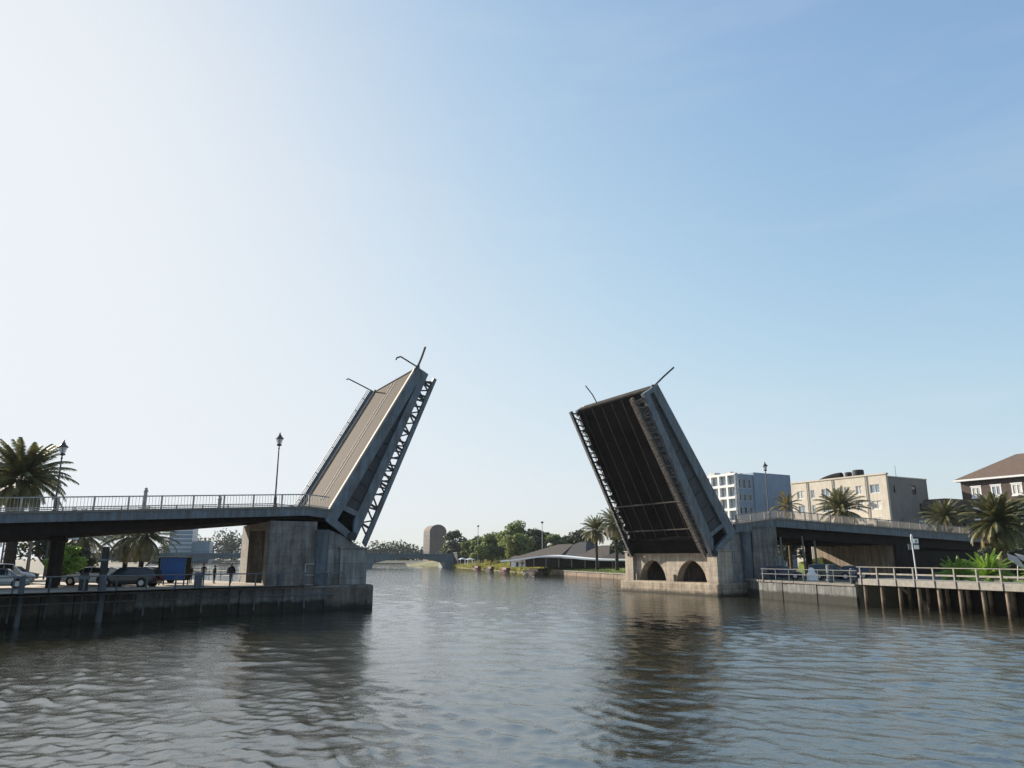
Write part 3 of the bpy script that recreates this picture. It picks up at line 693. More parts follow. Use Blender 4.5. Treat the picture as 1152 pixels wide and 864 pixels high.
# back railing of the left quay
bl = [tuple(Bp(-9.2, 12.9)[:2]), (-43.6, 90), (-49, 103.5)]
base = Vector((*bl[0], 2.02)); r = thing('quay_railing', 'low two rail fence along the back of the left quay behind the people', 'railing', base)
m = MB(base)
for i in range(2):
    for z in (3.0, 2.55): m.tube((*bl[i], z), (*bl[i + 1], z), .035, .035, 6)
m.build('rail', 'rail', r)
for p in pts_along(bl, 2.6):
    m = MB(base); m.tube((p.x, p.y, 2.02), (p.x, p.y, 3.02), .04, .04, 6); m.build('post', 'rail', r)
def pile(x, y, z0, z1, rr, mt, label, square=False, capw=True):
    r = thing('mooring_pile', label, 'mooring pile', (x, y, z0), random.uniform(-.3, .3), 'mooring piles against the quays')
    m = MB(); h = z1 - z0
    if square: m.box(-rr, rr, -rr, rr, 0, h); b = m.build('shaft', mt, r, bevel=.04)
    else: m.lathe([(rr, 0), (rr, h * .5), (rr * .94, h - .06), (rr * .7, h)], n=14); b = m.build('shaft', mt, r)
    m = MB(); m.lathe([(rr * 1.25, h * .68), (rr * 1.25, h * .68 + .12), (rr * 1.1, h * .68 + .15)], n=14); m.build('collar', 'rail_dark', r)
    return r
pile(-30.9, 48.3, -1, 3.1, .17, 'pile_grey', 'slim grey fender post at the far left end of the quay')
pile(-27.9, 52.2, -1, 3.1, .24, 'pile_grey', 'pale blue grey fender post in front of the tall black pile')
pile(-28.7, 53.6, 1.9, 5.0, .25, 'pile_black', 'tall black leaning mooring pile in front of the dark car')
pile(-29.6, 52.9, 1.9, 3.2, .3, 'pile_black', 'short black bollard pile left of the tall black pile')
pile(-24.0, 58.5, -1, 3.15, .30, 'pile_grey', 'stout grey fender post between the blue kiosk and the people')
pile(-19.0, 62.4, -1, 3.0, .22, 'pile_grey', 'grey fender post in front of the left pier opening')
pile(27.3, 82.6, 1.8, 3.3, .25, 'pile_grey', 'thin grey post on the right quay beside the right pier')
pile(30.5, 73.2, -1, 3.6, .36, 'pile_grey', 'stout blue grey fender post at the middle of the right quay')
pile(31.2, 70.0, 1.8, 3.3, .22, 'pile_grey', 'grey post where the right quay meets the boardwalk')

# right quay railing + boardwalk
rq = offs([(26.8, 82), (31.2, 69.0)], .05)
base = Vector((*rq[0], 1.9)); r = thing('quay_railing', 'dark low railing on the right quay in front of the parked cars', 'railing', base)
m = MB(base)
for z in (3.1, 2.6): m.tube((*rq[0], z), (*rq[1], z), .04, .04, 6)
m.build('rail', 'rail_dark', r)
for p in pts_along(rq, 2.1):
    m = MB(base); m.tube((p.x, p.y, 1.9), (p.x, p.y, 3.12), .045, .045, 6); m.build('post', 'rail_dark', r)
bw0 = Vector((31.0, 68.3, 0)); bw1 = Vector((38.6, 44.5, 0)); bd = (bw1 - bw0).normalized(); bn = Vector((-bd.y, bd.x, 0))
ang = math.atan2(bd.y, bd.x); LB = (bw1 - bw0).length
r = thing('boardwalk', 'pale timber boardwalk on slim piles along the right bank', 'boardwalk', bw0, ang)
m = MB(); x = 0
while x < LB: m.box(x, x + .19, .02, 3.6, 2.36, 2.42); x += .205
m.build('deck_boards', 'timber_pale', r)
m = MB(); m.box(0, LB, -.1, .0, 1.92, 2.44); m.build('edge_board', 'timber_pale', r)
for y in (.25, 1.8, 3.4):
    m = MB(); m.box(0, LB, y, y + .15, 2.1, 2.355); m.build('joist', 'timber', r)
k = 0; x = .35
while x < LB:
    for y, rr in ((.28, .17), (3.2, .17)):
        m = MB(); dx = random.uniform(-.08, .08); m.tube((x + dx, y, -2), (x, y, 2.1), rr, rr * .9, 10); m.build('pile', 'timber', r)
    m = MB(); m.box(x - .055, x + .055, -.17, -.105, 1.95, 3.42); m.build('railing_post', 'timber_pale', r)
    x += 1.95
m = MB()
m.box(0, LB, -.20, -.04, 3.42, 3.48); m.box(0, LB, -.10, -.05, 2.82, 2.95)
m.build('handrail', 'timber_pale', r)

# sign post on the boardwalk side
r = thing('sign_post', 'white road sign pole with small plates rising behind the boardwalk railing', 'sign', (35.3, 66.6, 1.93), R(20))
m = MB(); m.tube((0, 0, 0), (-.12, 0, 4.3), .055, .05, 10); m.build('pole', 'white', r)
m = MB(); m.prism([(-.16 + .16 * math.cos(t) * .9, 3.85 + .5 * math.sin(t)) for t in [i * math.pi / 8 for i in range(16)]], lambda a, b, c: (a, c, b), -.09, -.06); m.build('oval_plate', 'white', r)
m = MB(); m.box(.05, .58, -.08, -.05, 3.55, 3.95); m.build('sign_plate', 'white', r, bevel=.01)
m = MB(); m.box(.05, .58, -.08, -.05, 3.05, 3.42); m.build('sign_plate', 'white', r, bevel=.01)
m = MB(); m.box(.18, .45, -.085, -.08, 3.72, 3.8); m.box(.2, .36, -.085, -.08, 3.62, 3.67); m.box(.05, .58, -.075, -.055, 3.44, 3.53); m.build('sign_marks', 'black', r)
m = MB(); m.box(-.62, -.22, -.04, -.01, 3.0, 3.5); m.build('sign_back', 'rail_dark', r)

# ---------------- palms ----------------
def frond(mb, base, az, el0, L, nl, wid, droop, rng, cm=0, rise=.42):
    """one feather frond: curved rachis with paired narrow leaflets"""
    mb.cm = cm
    pts = []; el = el0; p = Vector(base); K = 12; h = Vector((math.cos(az), math.sin(az), 0))
    for k in range(K + 1):
        pts.append(p.copy()); d = h * math.cos(el) + Vector((0, 0, math.sin(el))); p = p + d * (L / K); el -= droop / K * (0.5 + 1.2 * k / K)
    side = Vector((-h.y, h.x, 0))
    for k in range(K):
        w = .035 * (1 - k / K) + .008
        mb.add([pts[k] - side * w, pts[k] + side * w, pts[k + 1] + side * w, pts[k + 1] - side * w], [(0, 1, 2, 3)])
    for i in range(nl):
        t = .12 + .87 * i / (nl - 1); f = t * K; k = min(K - 1, int(f)); a = pts[k].lerp(pts[k + 1], f - k)
        d = (pts[k + 1] - pts[k]).normalized(); up = side.cross(d).normalized()
        ll = wid * (math.sin(math.pi * (.12 + .80 * t)) ** .7) * rng.uniform(.85, 1.1)
        for sg in (-1, 1):
            q = (side * sg * .72 + d * .62 + up * rise * rng.uniform(.5, 1.2)).normalized() * ll; q.z -= ll * .22
            ww = d * (.035 + .02 * L / 3.5)
            tip = a + q
            mb.add([a - ww, a + ww, a + q * .55 + ww * .8, tip, a + q * .55 - ww * .8], [(0, 1, 2, 3, 4)])
def make_palm(name, loc, h, rc, nf, seed, label, fm='palm', tm='palm_trunk', r0=.38, lean=(0, 0), nl=26, group='date palms around the river', skirt=True, cm2='palm_y', dens=1.0, floor=-.75):
    rng = random.Random(seed)
    r = thing(name, label, 'palm tree', loc, rng.uniform(0, 6), group)
    m = MB(); n = 14; prev = None; K = 14
    tp = [Vector((lean[0] * (t / K) ** 1.6, lean[1] * (t / K) ** 1.6, h * t / K)) for t in range(K + 1)]
    for k in range(K):
        ra = r0 * (1.25 if k == 0 else 1 - .25 * k / K)
        m.tube(tp[k], tp[k + 1], ra * 1.08, r0 * (1 - .25 * (k + 1) / K) * .92, n)
    # old leaf bases
    for i in range(int(60 * dens)):
        t = rng.uniform(.45, 1); z = h * t; c = Vector((lean[0] * t ** 1.6, lean[1] * t ** 1.6, z)); a = rng.uniform(0, 6.28)
        d = Vector((math.cos(a), math.sin(a), 0)); rr = r0 * (.8 if t < .85 else 1.0)
        m.beam(c + d * rr * .7, c + d * (rr * 1.45) + Vector((0, 0, .22)), .12, .06)
    m.build('trunk', tm, r)
    top = tp[-1]; m = MB()
    for i in range(nf):
        f = i / (nf - 1)
        el = R(84) * (1 - f ** .9) + R(90) * floor * .62 * (f ** 1.3)
        el += rng.uniform(-.12, .12)
        az = i * 2.39996 + rng.uniform(-.25, .25)
        L = rc * (.86 + .2 * math.sin(math.pi * f)) * rng.uniform(.86, 1.08)
        frond(m, top + Vector((0, 0, .25 * (1 - f))), az, el, L, nl, rc * .17, R(60) * (.55 + f * .8) * rng.uniform(.8, 1.25), rng, cm=(1 if (f > .72 and rng.random() < .5) else 0))
    m.build('crown', [fm, cm2], r)
    if skirt:
        m = MB()
        for i in range(int(nf * .22)):
            frond(m, top - Vector((0, 0, .25)), i * 2.4, R(-52) + rng.uniform(-.2, .2), rc * rng.uniform(.35, .6), 12, rc * .12, R(35), rng)
        m.build('dead_fronds', 'palm_dead', r)
    return r
make_palm('date_palm', (-47.6, 72, 2), 9.6, 4.5, 90, 1, 'huge dark date palm whose crown rises behind the left railing', fm='palm', tm='palm_trunk_dark', r0=.55, cm2='palm', nl=36)
p2 = make_palm('date_palm', (-51.2, 105, 2), 5.1, 4.6, 64, 2, 'palm with yellowing fronds right of the pair under the left span', tm='palm_trunk_dark', r0=.36, lean=(.7, 0), group='date palms around the river')
dup(p2, (-54.9, 108, 2), 2.1, 'slim palm partly hidden behind the yellowing palm under the left span')
dup(p2, (-62.5, 112, 2), 4.1, 'leftmost bushy palm under the left span above the white car', scale=1.05)
make_palm('date_palm', (49.1, 76, 1.9), 5.7, 3.4, 112, 4, 'thick trunked date palm standing behind the boardwalk at the right', r0=.48, nl=34)
p3 = make_palm('date_palm', (19.2, 172, 1.7), 8.6, 3.9, 72, 6, 'date palm alone on the lawn in front of the dark roofs', r0=.34, tm='palm_trunk_dark')
dup(p3, (22.9, 166, 1.6), 1.3, 'date palm half hidden behind the right raised leaf', scale=1.15)
p4 = make_palm('fan_palm', (51.8, 118, 1.9), 9.6, 4.3, 70, 8, 'wide palm crown above the right railing before the cream building', r0=.36)
make_palm('fan_palm', (42.2, 115, 1.9), 10.0, 2.6, 26, 9, 'small brown fronded palm beside the right lamp post', r0=.26, fm='palm_y', cm2='palm_dead')
dup(p4, (73.8, 128, 1.9), 2.6, 'palm crown between the cream building and the brick house', scale=.92)
make_palm('date_palm', (61.5, 86, 1.9), 7.4, 3.8, 66, 14, 'palm at the right edge in front of the brick house', r0=.4)
def cycad(x, y, rc, seed, label):
    rng = random.Random(seed); r = thing('cycad', label, 'plant', (x, y, 1.93), 0, 'bright green cycads behind the boardwalk')
    m = MB(); m.lathe([(.3, 0), (.34, .35), (.26, .6)], n=10); m.build('stem', 'palm_trunk', r)
    m = MB()
    for i in range(46):
        f = i / 45; frond(m, (0, 0, .55), i * 2.4, R(80) * (1 - f) + R(2) * f, rc * rng.uniform(.85, 1.1), 22, rc * .17, R(40) * (.5 + f), rng)
    m.build('crown', 'cycad', r); return r
cycad(41.8, 71.5, 2.0, 1, 'smaller bright cycad nearest the sign post'); cycad(45.6, 73, 2.55, 2, 'largest bright cycad left of the thick palm trunk')
cycad(50.6, 72.5, 2.3, 3, 'low bright cycad at the right edge behind the boardwalk'); cycad(53.5, 75, 2.6, 5, 'rearmost bright cycad right of the thick palm trunk')

# ---------------- broadleaf trees ----------------
def crown_cloud(mb, cs, nleaf, ls, rng):
    for c, rr in cs:
        n = int(nleaf * (rr[0] / sum(q[1][0] for q in cs)))
        for i in range(n):
            d = Vector((rng.gauss(0, 1), rng.gauss(0, 1), rng.gauss(0, 1))).normalized()
            k = rng.uniform(.55, 1.08) if rng.random() < .85 else rng.uniform(.2, .6)
            p = Vector(c) + Vector((d.x * rr[0], d.y * rr[1], d.z * rr[2])) * k
            a = Vector((rng.gauss(0, 1), rng.gauss(0, 1), rng.gauss(0, .6))).normalized(); b = a.orthogonal().normalized(); s = ls * rng.uniform(.6, 1.3)
            mb.add([p - a * s, p + b * s * .7, p + a * s, p - b * s * .7], [(0, 1, 2, 3)])
def tree(loc, h, rc, label, fm='leaf', seed=0, nleaf=4200, ls=.32, group='broadleaf trees on the far bank', nc=17, name='broadleaf_tree', low=.18, cat='tree'):
    rng = random.Random(seed); r = thing(name, label, cat, loc, 0, group)
    cs = []
    for i in range(nc):
        a = i * 2.4 + rng.uniform(-.4, .4); f = rng.random() ** .6
        z = h * (low + (1 - low) * rng.uniform(.12, .86)); zz = (z / h - low) / (1 - low)
        rad = rc * .72 * f * (1.05 - .75 * max(0, zz - .3))
        q = rc * rng.uniform(.20, .46); cs.append(((rad * math.cos(a), rad * math.sin(a), z), (q, q, q * rng.uniform(.65, .95))))
    m = MB(); tk = h * .035 + .08; m.path([(0, 0, 0), (rc * .03, 0, h * low * .9), (0, rc * .03, h * .6)], [tk * 1.3, tk, tk * .45], 8)
    for c, q in cs[:8]: m.path([(0, 0, h * low * .8), (c[0] * .5, c[1] * .5, (h * low * .8 + c[2]) * .55), c], [tk * .55, tk * .35, tk * .12], 5)
    m.build('trunk', 'bark', r)
    m = MB(); crown_cloud(m, cs, nleaf, ls, rng); m.build('crown', fm, r)
    return r
T = [((-20.5, 345), 9.0, 5.5, 'leaf', 'low tree behind the dark round tree'), ((-14.5, 305), 10.0, 5.2, 'leaf_dk', 'dark tree behind the white marquees'),
     ((-3.8, 285), 11.5, 5.6, 'leaf', 'tree filling the skyline just left of the tallest tree'), ((4.6, 275), 12.6, 5.4, 'leaf_dk', 'tree behind the tallest tree on its right'), ((-10.0, 258), 6.0, 4.0, 'leaf_lt', 'low bright tree at the water above the maroon boats'),
     ((14.5, 240), 9.6, 5.0, 'leaf', 'tree behind the ridge of the brown roof'), ((-24.0, 318), 13.5, 6.0, 'leaf_dk', 'dark round tree standing right of the domed tower'), ((-29.5, 345), 8.5, 5.0, 'leaf', 'low tree in front of the domed tower base'),
     ((-16.0, 290), 9.0, 4.6, 'leaf_lt', 'small pale green tree beside the dark round tree'), ((-11.5, 275), 8.6, 5.0, 'leaf', 'mid green tree above the white tents'),
     ((-7.0, 262), 10.5, 5.0, 'leaf', 'rounded tree left of the tallest tree'), ((.2, 244), 13.6, 6.0, 'leaf', 'tallest broadleaf tree in the middle of the far bank'),
     ((2.2, 225), 9.5, 5.6, 'leaf_lt', 'bright tree in front of the tallest tree'), ((6.6, 234), 11.6, 5.2, 'leaf_dk', 'dark tree touching the left end of the brown roof'),
     ((10.5, 262), 10.8, 4.2, 'leaf_dk', 'dark treetop behind the brown roof below the thin mast'), ((19.5, 215), 10.2, 5.0, 'leaf_dk', 'tree behind the slate roofs left of the lawn palm')]
for i, (p, h, rc, fm, lb) in enumerate(T): tree((p[0] * 1.17, p[1] * 1.17, 2.4), h * 1.14, rc * 1.15, lb, fm, 20 + i, ls=.36 + p[1] * .0004)
tree((27.5, 185, 1.9), 10.5, 5.5, 'dark tree behind the date palm half hidden by the right leaf', 'leaf_dk', 44, ls=.4)
# left bank greenery seen under the span
for i, (x, y, h, rc, fm, lb) in enumerate(((-66, 84, 7.5, 4.5, 'leaf_dk', 'dark tree behind the pale blue shelter at the far left'), (-58.5, 96, 6.8, 3.8, 'leaf_dk', 'dark tree behind the black column under the left span'),
                                        (-72, 98, 8.0, 5.0, 'leaf', 'green tree deepest behind the pale blue shelter'), (-84, 92, 9, 5.5, 'leaf_dk', 'broad dark tree at the left edge beyond the quay'))):
    tree((x, y, 2), h, rc, lb, fm, 60 + i, ls=.22, group='trees behind the left quay')
tree((-46.5, 79, 2), 3.9, 2.2, 'bright green bush behind the white car', 'cycad', 71, nleaf=2600, ls=.16, group='bushes on the left bank', low=.08, name='bush', cat='bush')
tree((-52.5, 92, 2), 3.4, 2.4, 'dark bush between the white car and the palms', 'leaf_dk', 72, nleaf=2200, ls=.17, group='bushes on the left bank', low=.08, name='bush', cat='bush')
# right bank greenery under and behind the span
for i, (x, y, h, rc, fm, lb) in enumerate(((31, 124, 5.6, 3.6, 'leaf_dk', 'dark tree under the right span next to the pier'), (40, 134, 6.0, 4.0, 'leaf_dk', 'dark tree behind the pale poles under the right span'),
                                        (34, 138, 6, 4.0, 'leaf', 'green tree deepest behind the right span'), (50, 138, 6.8, 4.0, 'leaf_dk', 'dark tree beyond the brown columns'),
                                        (79, 122, 12.6, 3.8, 'leaf', 'thin crowned tree between the cream building and the brick house'), (64, 93, 4.2, 3.6, 'leaf_dk', 'dark shrub mass behind the thick trunked palm'),
                                        (57, 88, 3.9, 3.2, 'leaf_dk', 'dark shrub right of the thick trunked palm'), (70, 88, 5.5, 4.2, 'leaf_dk', 'tall shrub at the right edge behind the cycads'))):
    tree((x, y, 1.9), h, rc, lb, fm, 80 + i, ls=.2, group='trees and shrubs behind the right bank', low=.15 if h < 6 else .3)
# reeds along the far bank
def tufts(name, line, width, n, hmin, hmax, m, rng, z, rise=.08):
    mb = MB(); segs = [(Vector((*line[i], 0)), Vector((*line[i + 1], 0))) for i in range(len(line) - 1)]
    tot = [(b - a).length for a, b in segs]
    for i in range(n):
        a, b = rng.choices(segs, tot)[0]; t = rng.random(); p = a.lerp(b, t); d = (b - a).normalized(); nn = Vector((d.y, -d.x, 0))
        if nn.x < 0: nn = -nn
        q_ = rng.random() ** 1.3; p = p + nn * q_ * width; p.z = z + q_ * width * rise - .1; h = rng.uniform(hmin, hmax); w = h * .35; an = rng.uniform(0, 3.14)
        s = Vector((math.cos(an), math.sin(an), 0)) * w
        mb.add([p - s, p + s, p + s * .5 + Vector((0, 0, h)), p - s * .4 + Vector((0, 0, h * .85))], [(0, 1, 2, 3)])
    return tag(mb.build(name, m), kind='stuff')
rg = random.Random(5)
o = tufts('riverside_grass', [(9.5, 200), (4.8, 218), (-4.9, 264), (-31, 370)], 13, 12000, .35, 1.1, 'reeds', rg, .45, .2); tag(o, 'yellow green rough grass along the far right bank', 'grass')
o = tufts('lawn_grass', [(22.2, 148.8), (15.6, 177), (9.5, 200)], 12, 6000, .1, .3, 'grass', rg, 1.3, .075); tag(o, 'short green grass of the riverside lawn', 'grass')
# earth slope beside the abutment
mb = MB((66, 2, 1.9)); mb.hexa([(70, 8, 1.7), (75.5, 8, 1.7), (75.5, 13, 1.7), (70, 13, 1.7), (70.2, 8.2, 1.95), (75.5, 8.2, 1.95), (75.5, 12.8, 4.4), (70.2, 12.8, 3.6)])
g = mb.build('grass_slope', 'grass'); g.location = Bp(66, 2, 1.9); g.rotation_euler = (0, 0, BA); tag(g, kind='structure')

# distant woods
def wood(name, pts, w, h, n, ls, m, seed, label):
    rng = random.Random(seed); mb = MB(); cs = []
    for i in range(len(pts) - 1):
        a = Vector(pts[i]); b = Vector(pts[i + 1]); k = max(2, int((b - a).length / (w * .55)))
        for j in range(k):
            p = a.lerp(b, j / k); hh = h * (p.z if p.z else 1) * rng.uniform(.6, 1.1)
            cs.append(((p.x + rng.uniform(-4, 4), p.y + rng.uniform(-6, 6), hh * .5 + 1), (w * rng.uniform(.5, .8), w * .6, hh * .52)))
    crown_cloud(mb, cs, n, ls, rng); o = mb.build(name, m); tag(o, label, 'trees', kind='stuff'); return o
wood('distant_wood', [(-330, 668, 1.7), (-290, 672, 2.6), (-262, 672, 3.3), (-235, 674, 2.6), (-200, 674, 2.2), (-150, 680, 2.0), (-100, 660, 1.9), (-60, 640, 1.9)], 15, 9, 16000, 1.1, 'leaf_dk', 3, 'hazy wood on the far shore beyond the arched bridge')
wood('distant_wood', [(-235, 400, .8), (-222, 430, 1.0), (-215, 470, 1.1)], 9, 9, 3500, .8, 'leaf_dk', 13, 'wood on the near left bank beside the end of the arched bridge')
wood('distant_wood', [(-30, 470, .9), (-20, 440, 1.0), (10, 420, 1.1), (60, 400, 1.1)], 11, 8, 7000, .9, 'leaf', 4, 'green wood behind the right end of the arched bridge')
wood('distant_wood', [(30, 230, .8), (50, 200, .9), (90, 210, .9), (150, 220, .9)], 9, 9, 7000, .6, 'leaf_dk', 8, 'dark wood behind the right leaf and the city blocks')

# ---------------- far arched bridge ----------------
fa = Vector((-31.5, 371, 0)); fb = Vector((-182, 318, 0)); fd = (fb - fa); FL = fd.length; fang = math.atan2(fd.y, fd.x)
r = thing('arch_bridge', 'distant low blue grey bridge of flat arches across the river', 'bridge', fa, fang)
nsp = 4; spn = FL / nsp
for i in range(nsp):
    x0 = i * spn + 3; x1 = (i + 1) * spn - 3; m = MB(); K = 18
    for k in range(K):
        a = x0 + (x1 - x0) * k / K; b = x0 + (x1 - x0) * (k + 1) / K
        ha = 2.0 + 2.3 * (1 - abs(2 * (k) / K - 1) ** 2.0); hb = 2.0 + 2.3 * (1 - abs(2 * (k + 1) / K - 1) ** 2.0)
        for y0, y1 in ((0, .8), (9.2, 10)):
            m.hexa([(a, y0, ha), (b, y0, hb), (b, y1, hb), (a, y1, ha), (a, y0, 5.6), (b, y0, 5.6), (b, y1, 5.6), (a, y1, 5.6)])
    m.build('arch', 'farsteel', r)
    m = MB(); w = 4.5 if i == 0 else 2.6
    xa = i * spn; m.hexa([(xa - w * .5, -1, -1.5), (xa + w, -1, -1.5), (xa + w, 11, -1.5), (xa - w * .5, 11, -1.5), (xa - 3.2, -.4, 5.5), (xa + 3.2, -.4, 5.5), (xa + 3.2, 10.4, 5.5), (xa - 3.2, 10.4, 5.5)])
    m.build('bridge_pier', 'farsteel', r)
m = MB(); m.box(-8, FL + 10, -.5, 10.5, 5.6, 6.35); m.build('deck', 'farsteel', r)
m = MB(); m.box(-8, FL + 10, -.5, -.3, 7.1, 7.2)
x = -8
while x < FL + 10: m.box(x, x + .2, -.5, -.3, 6.35, 7.1); x += 2.2
m.build('railing', 'farsteel', r)
r = thing('bridge_gatehouse', 'small dark block at the right end of the arched bridge', 'building', (-26.5, 360, 1.9), fang)
m = MB(); m.box(-4, 1, 0, 6, 0, 4.6); m.build('wall', 'roof_black', r); m = MB(); m.box(-4.4, 1.4, -.4, 6.4, 4.6, 4.95); m.build('roof', 'farsteel', r); m = MB(); m.box(-2.2, -.9, -.05, .1, 0, 2.4); m.build('door', 'bblue', r)
# flag masts
for x, y, h, lb in ((10.1, 252, 14.0, 'thin mast rising behind the brown roof'), (-96, 395, 13.0, 'thin mast on the arched bridge'), (-13.5, 300, 14.8, 'thin mast with a small lamp head above the bank trees')):
    r = thing('mast', lb, 'mast', (x, y, 1.9 if x > -50 else 2), 0, 'thin masts on the skyline')
    m = MB(); m.tube((0, 0, 0), (0, 0, h), .16, .09, 8); m.build('pole', 'rail', r); m = MB(); m.ellipsoid((0, 0, h), (.5, .5, .35)); m.build('lamp_head', 'lamp_iron', r)

# ---------------- buildings ----------------
def wall_open(mb, p0, du, L, z0, z1, ops, th, dn):
    """wall slab from p0 along du, thickness th towards dn(inwards), with real openings ops=[(a,b,za,zb)]"""
    p0 = Vector(p0); du = Vector(du); dn = Vector(dn)
    us = sorted({0, L, *[o[0] for o in ops], *[o[1] for o in ops]}); zs = sorted({z0, z1, *[o[2] for o in ops], *[o[3] for o in ops]})
    for i in range(len(us) - 1):
        run = None
        for j in range(len(zs) - 1):
            cu = (us[i] + us[i + 1]) / 2; cz = (zs[j] + zs[j + 1]) / 2
            hole = any(o[0] < cu < o[1] and o[2] < cz < o[3] for o in ops)
            if not hole:
                if run is None: run = zs[j]
            if (hole or j == len(zs) - 2) and run is not None:
                top = zs[j] if hole else zs[j + 1]
                a = p0 + du * us[i]; b = p0 + du * us[i + 1]
                mb.hexa([a + Vector((0, 0, run)), b + Vector((0, 0, run)), b + dn * th + Vector((0, 0, run)), a + dn * th + Vector((0, 0, run)),
                         a + Vector((0, 0, top)), b + Vector((0, 0, top)), b + dn * th + Vector((0, 0, top)), a + dn * th + Vector((0, 0, top))]); run = None
def windows(root, p0, du, dn, ops, fm, gm, fw=.12, depth=.22, rng=None, alt=None, mull=1):
    p0 = Vector(p0); du = Vector(du); dn = Vector(dn)
    for (a, b, za, zb) in ops:
        A_ = p0 + du * a + dn * depth; B_ = p0 + du * b + dn * depth; up = Vector((0, 0, 1)); f = MB()
        def q(u0, u1, w0, w1, d0, d1, mb):
            P0 = p0 + du * u0 + dn * d0; P1 = p0 + du * u1 + dn * d0; P2 = p0 + du * u1 + dn * d1; P3 = p0 + du * u0 + dn * d1
            mb.hexa([P0 + up * w0, P1 + up * w0, P2 + up * w0, P3 + up * w0, P0 + up * w1, P1 + up * w1, P2 + up * w1, P3 + up * w1])
        q(a, b, za, za + fw, depth - .1, depth, f); q(a, b, zb - fw, zb, depth - .1, depth, f); q(a, a + fw, za + fw, zb - fw, depth - .1, depth, f); q(b - fw, b, za + fw, zb - fw, depth - .1, depth, f)
        for k in range(mull): c = a + (b - a) * (k + 1) / (mull + 1); q(c - fw * .35, c + fw * .35, za + fw, zb - fw, depth - .09, depth, f)
        w = f.build('window', fm, root)
        g = MB(); q(a + fw, b - fw, za + fw, zb - fw, depth - .02, depth + .05, g)
        g.build('pane', (alt if alt and rng and rng.random() < .4 else gm), w)
def pt(x, y): return x, y
rngb = random.Random(11)
# white block (its own frame is the bridge's: x along the street, y away)
r = thing('apartment_block', 'white city block with blue grey shaded sides and a gridded left face right of the raised leaf', 'building', (54.24, 180, 1.9), BA, 'city blocks behind the right approach')
DL, DA, ZT = 20, 19, 22.6
ops = []
for k in range(7):
    for f in range(5): ops.append((.5 + k * 2.75, .5 + k * 2.75 + 2.2, 8.4 + f * 2.85, 8.4 + f * 2.85 + 2.3))
m = MB(); wall_open(m, (0, 0, 0), (0, 1, 0), DL, 0, ZT, ops, .9, (1, 0, 0)); m.build('grid_facade', 'bwhite', r)
windows(r, (0, 0, 0), (0, 1, 0), (1, 0, 0), ops, 'bwhite', 'pane', .14, .6, rngb, 'curtain')
ops = [(.7 + k * 1.75, .7 + k * 1.75 + 1.15, 9.6 + f * 3.1, 9.6 + f * 3.1 + 1.7 + (.6 if f == 3 else 0)) for k in range(3) for f in range(4)]
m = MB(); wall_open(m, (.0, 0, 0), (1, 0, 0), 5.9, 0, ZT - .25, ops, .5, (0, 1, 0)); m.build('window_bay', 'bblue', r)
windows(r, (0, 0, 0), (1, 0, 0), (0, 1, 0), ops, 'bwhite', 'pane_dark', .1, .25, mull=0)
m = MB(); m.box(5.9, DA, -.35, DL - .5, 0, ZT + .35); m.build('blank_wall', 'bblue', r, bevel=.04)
m = MB(); m.box(.9, 5.9, .5, DL, 0, ZT - .4); m.build('core', 'bwhite', r)
for x, y, w, h in ((1.5, 3, 1.4, .6), (1.2, 8, 2.0, .8), (2.5, 13, 1.6, .5), (8, 6, 2, .9)):
    m = MB(); m.box(x, x + w, y, y + w, ZT - .4 if x < 5 else ZT + .35, ZT + h); m.build('roof_plant', 'curtain', r)
# cream building
r = thing('apartment_block', 'long cream rendered block with black rooftop duct and tanks', 'building', (75.65, 150, 1.9), BA, 'city blocks behind the right approach')
ZT = 18.9; DL = 23.6; DA = 13.6
ops = []
for f, z in enumerate((8.6, 12.0, 15.3)):
    for k, (a, w) in enumerate(((1.6, 2.2), (5.6, 1.5), (8.9, 1.0), (10.6, 1.0), (13.6, 2.0), (17.4, 1.0), (20.2, 1.9))): ops.append((a, a + w, z, z + 1.75))
m = MB(); wall_open(m, (0, 0, 0), (0, 1, 0), DL, 0, ZT, ops, .6, (1, 0, 0)); m.build('front_wall', 'cream', r)
windows(r, (0, 0, 0), (0, 1, 0), (1, 0, 0), ops, 'white', 'pane', .1, .18, rngb, 'curtain')
ops = [(1.4, 2.0, 15.3, 16.7), (7.6, 9.0, 15.2, 17.0), (9.6, 10.3, 12.0, 13.4)]
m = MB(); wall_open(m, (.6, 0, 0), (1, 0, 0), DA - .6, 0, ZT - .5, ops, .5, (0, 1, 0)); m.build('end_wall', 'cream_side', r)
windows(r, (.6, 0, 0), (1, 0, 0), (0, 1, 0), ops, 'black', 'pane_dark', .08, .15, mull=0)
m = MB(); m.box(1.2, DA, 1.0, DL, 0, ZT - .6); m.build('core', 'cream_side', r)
m = MB(); m.box(-.15, .7, -.15, DL, ZT, ZT + .3); m.box(.7, DA + .1, -.12, .6, ZT - .5, ZT - .3); m.build('parapet', 'cream', r)
m = MB(); pts_ = [Vector((3.2, 12.5 + 1.1 * i, ZT + 1.0 - .028 * i * i)) for i in range(8)]; m.path(pts_, [.75, .75, .72, .66, .6, .5, .4, .3], 12); m.build('roof_duct', 'black', r)
m = MB(); m.lathe([(1.15, 0), (1.15, 2.3), (1.0, 2.45)], (3.2, 8.4, ZT - .6), 18); m.build('water_tank', 'roof_slate', r)
m = MB(); m.lathe([(.75, 0), (.75, 2.1), (.6, 2.2)], (3.2, 10.8, ZT - .6), 16); m.build('water_tank', 'roof_brown', r)
m = MB(); m.box(-3.5, 0, 1, 16, 9.2, 9.6); m.box(-3.5, -3.3, 1, 16, 5, 9.2); m.build('canopy', 'cream', r)
m = MB()
for k in range(7): m.box(-3.6, -3.5, 1.6 + k * 2, 2.8 + k * 2, 6, 9.0)
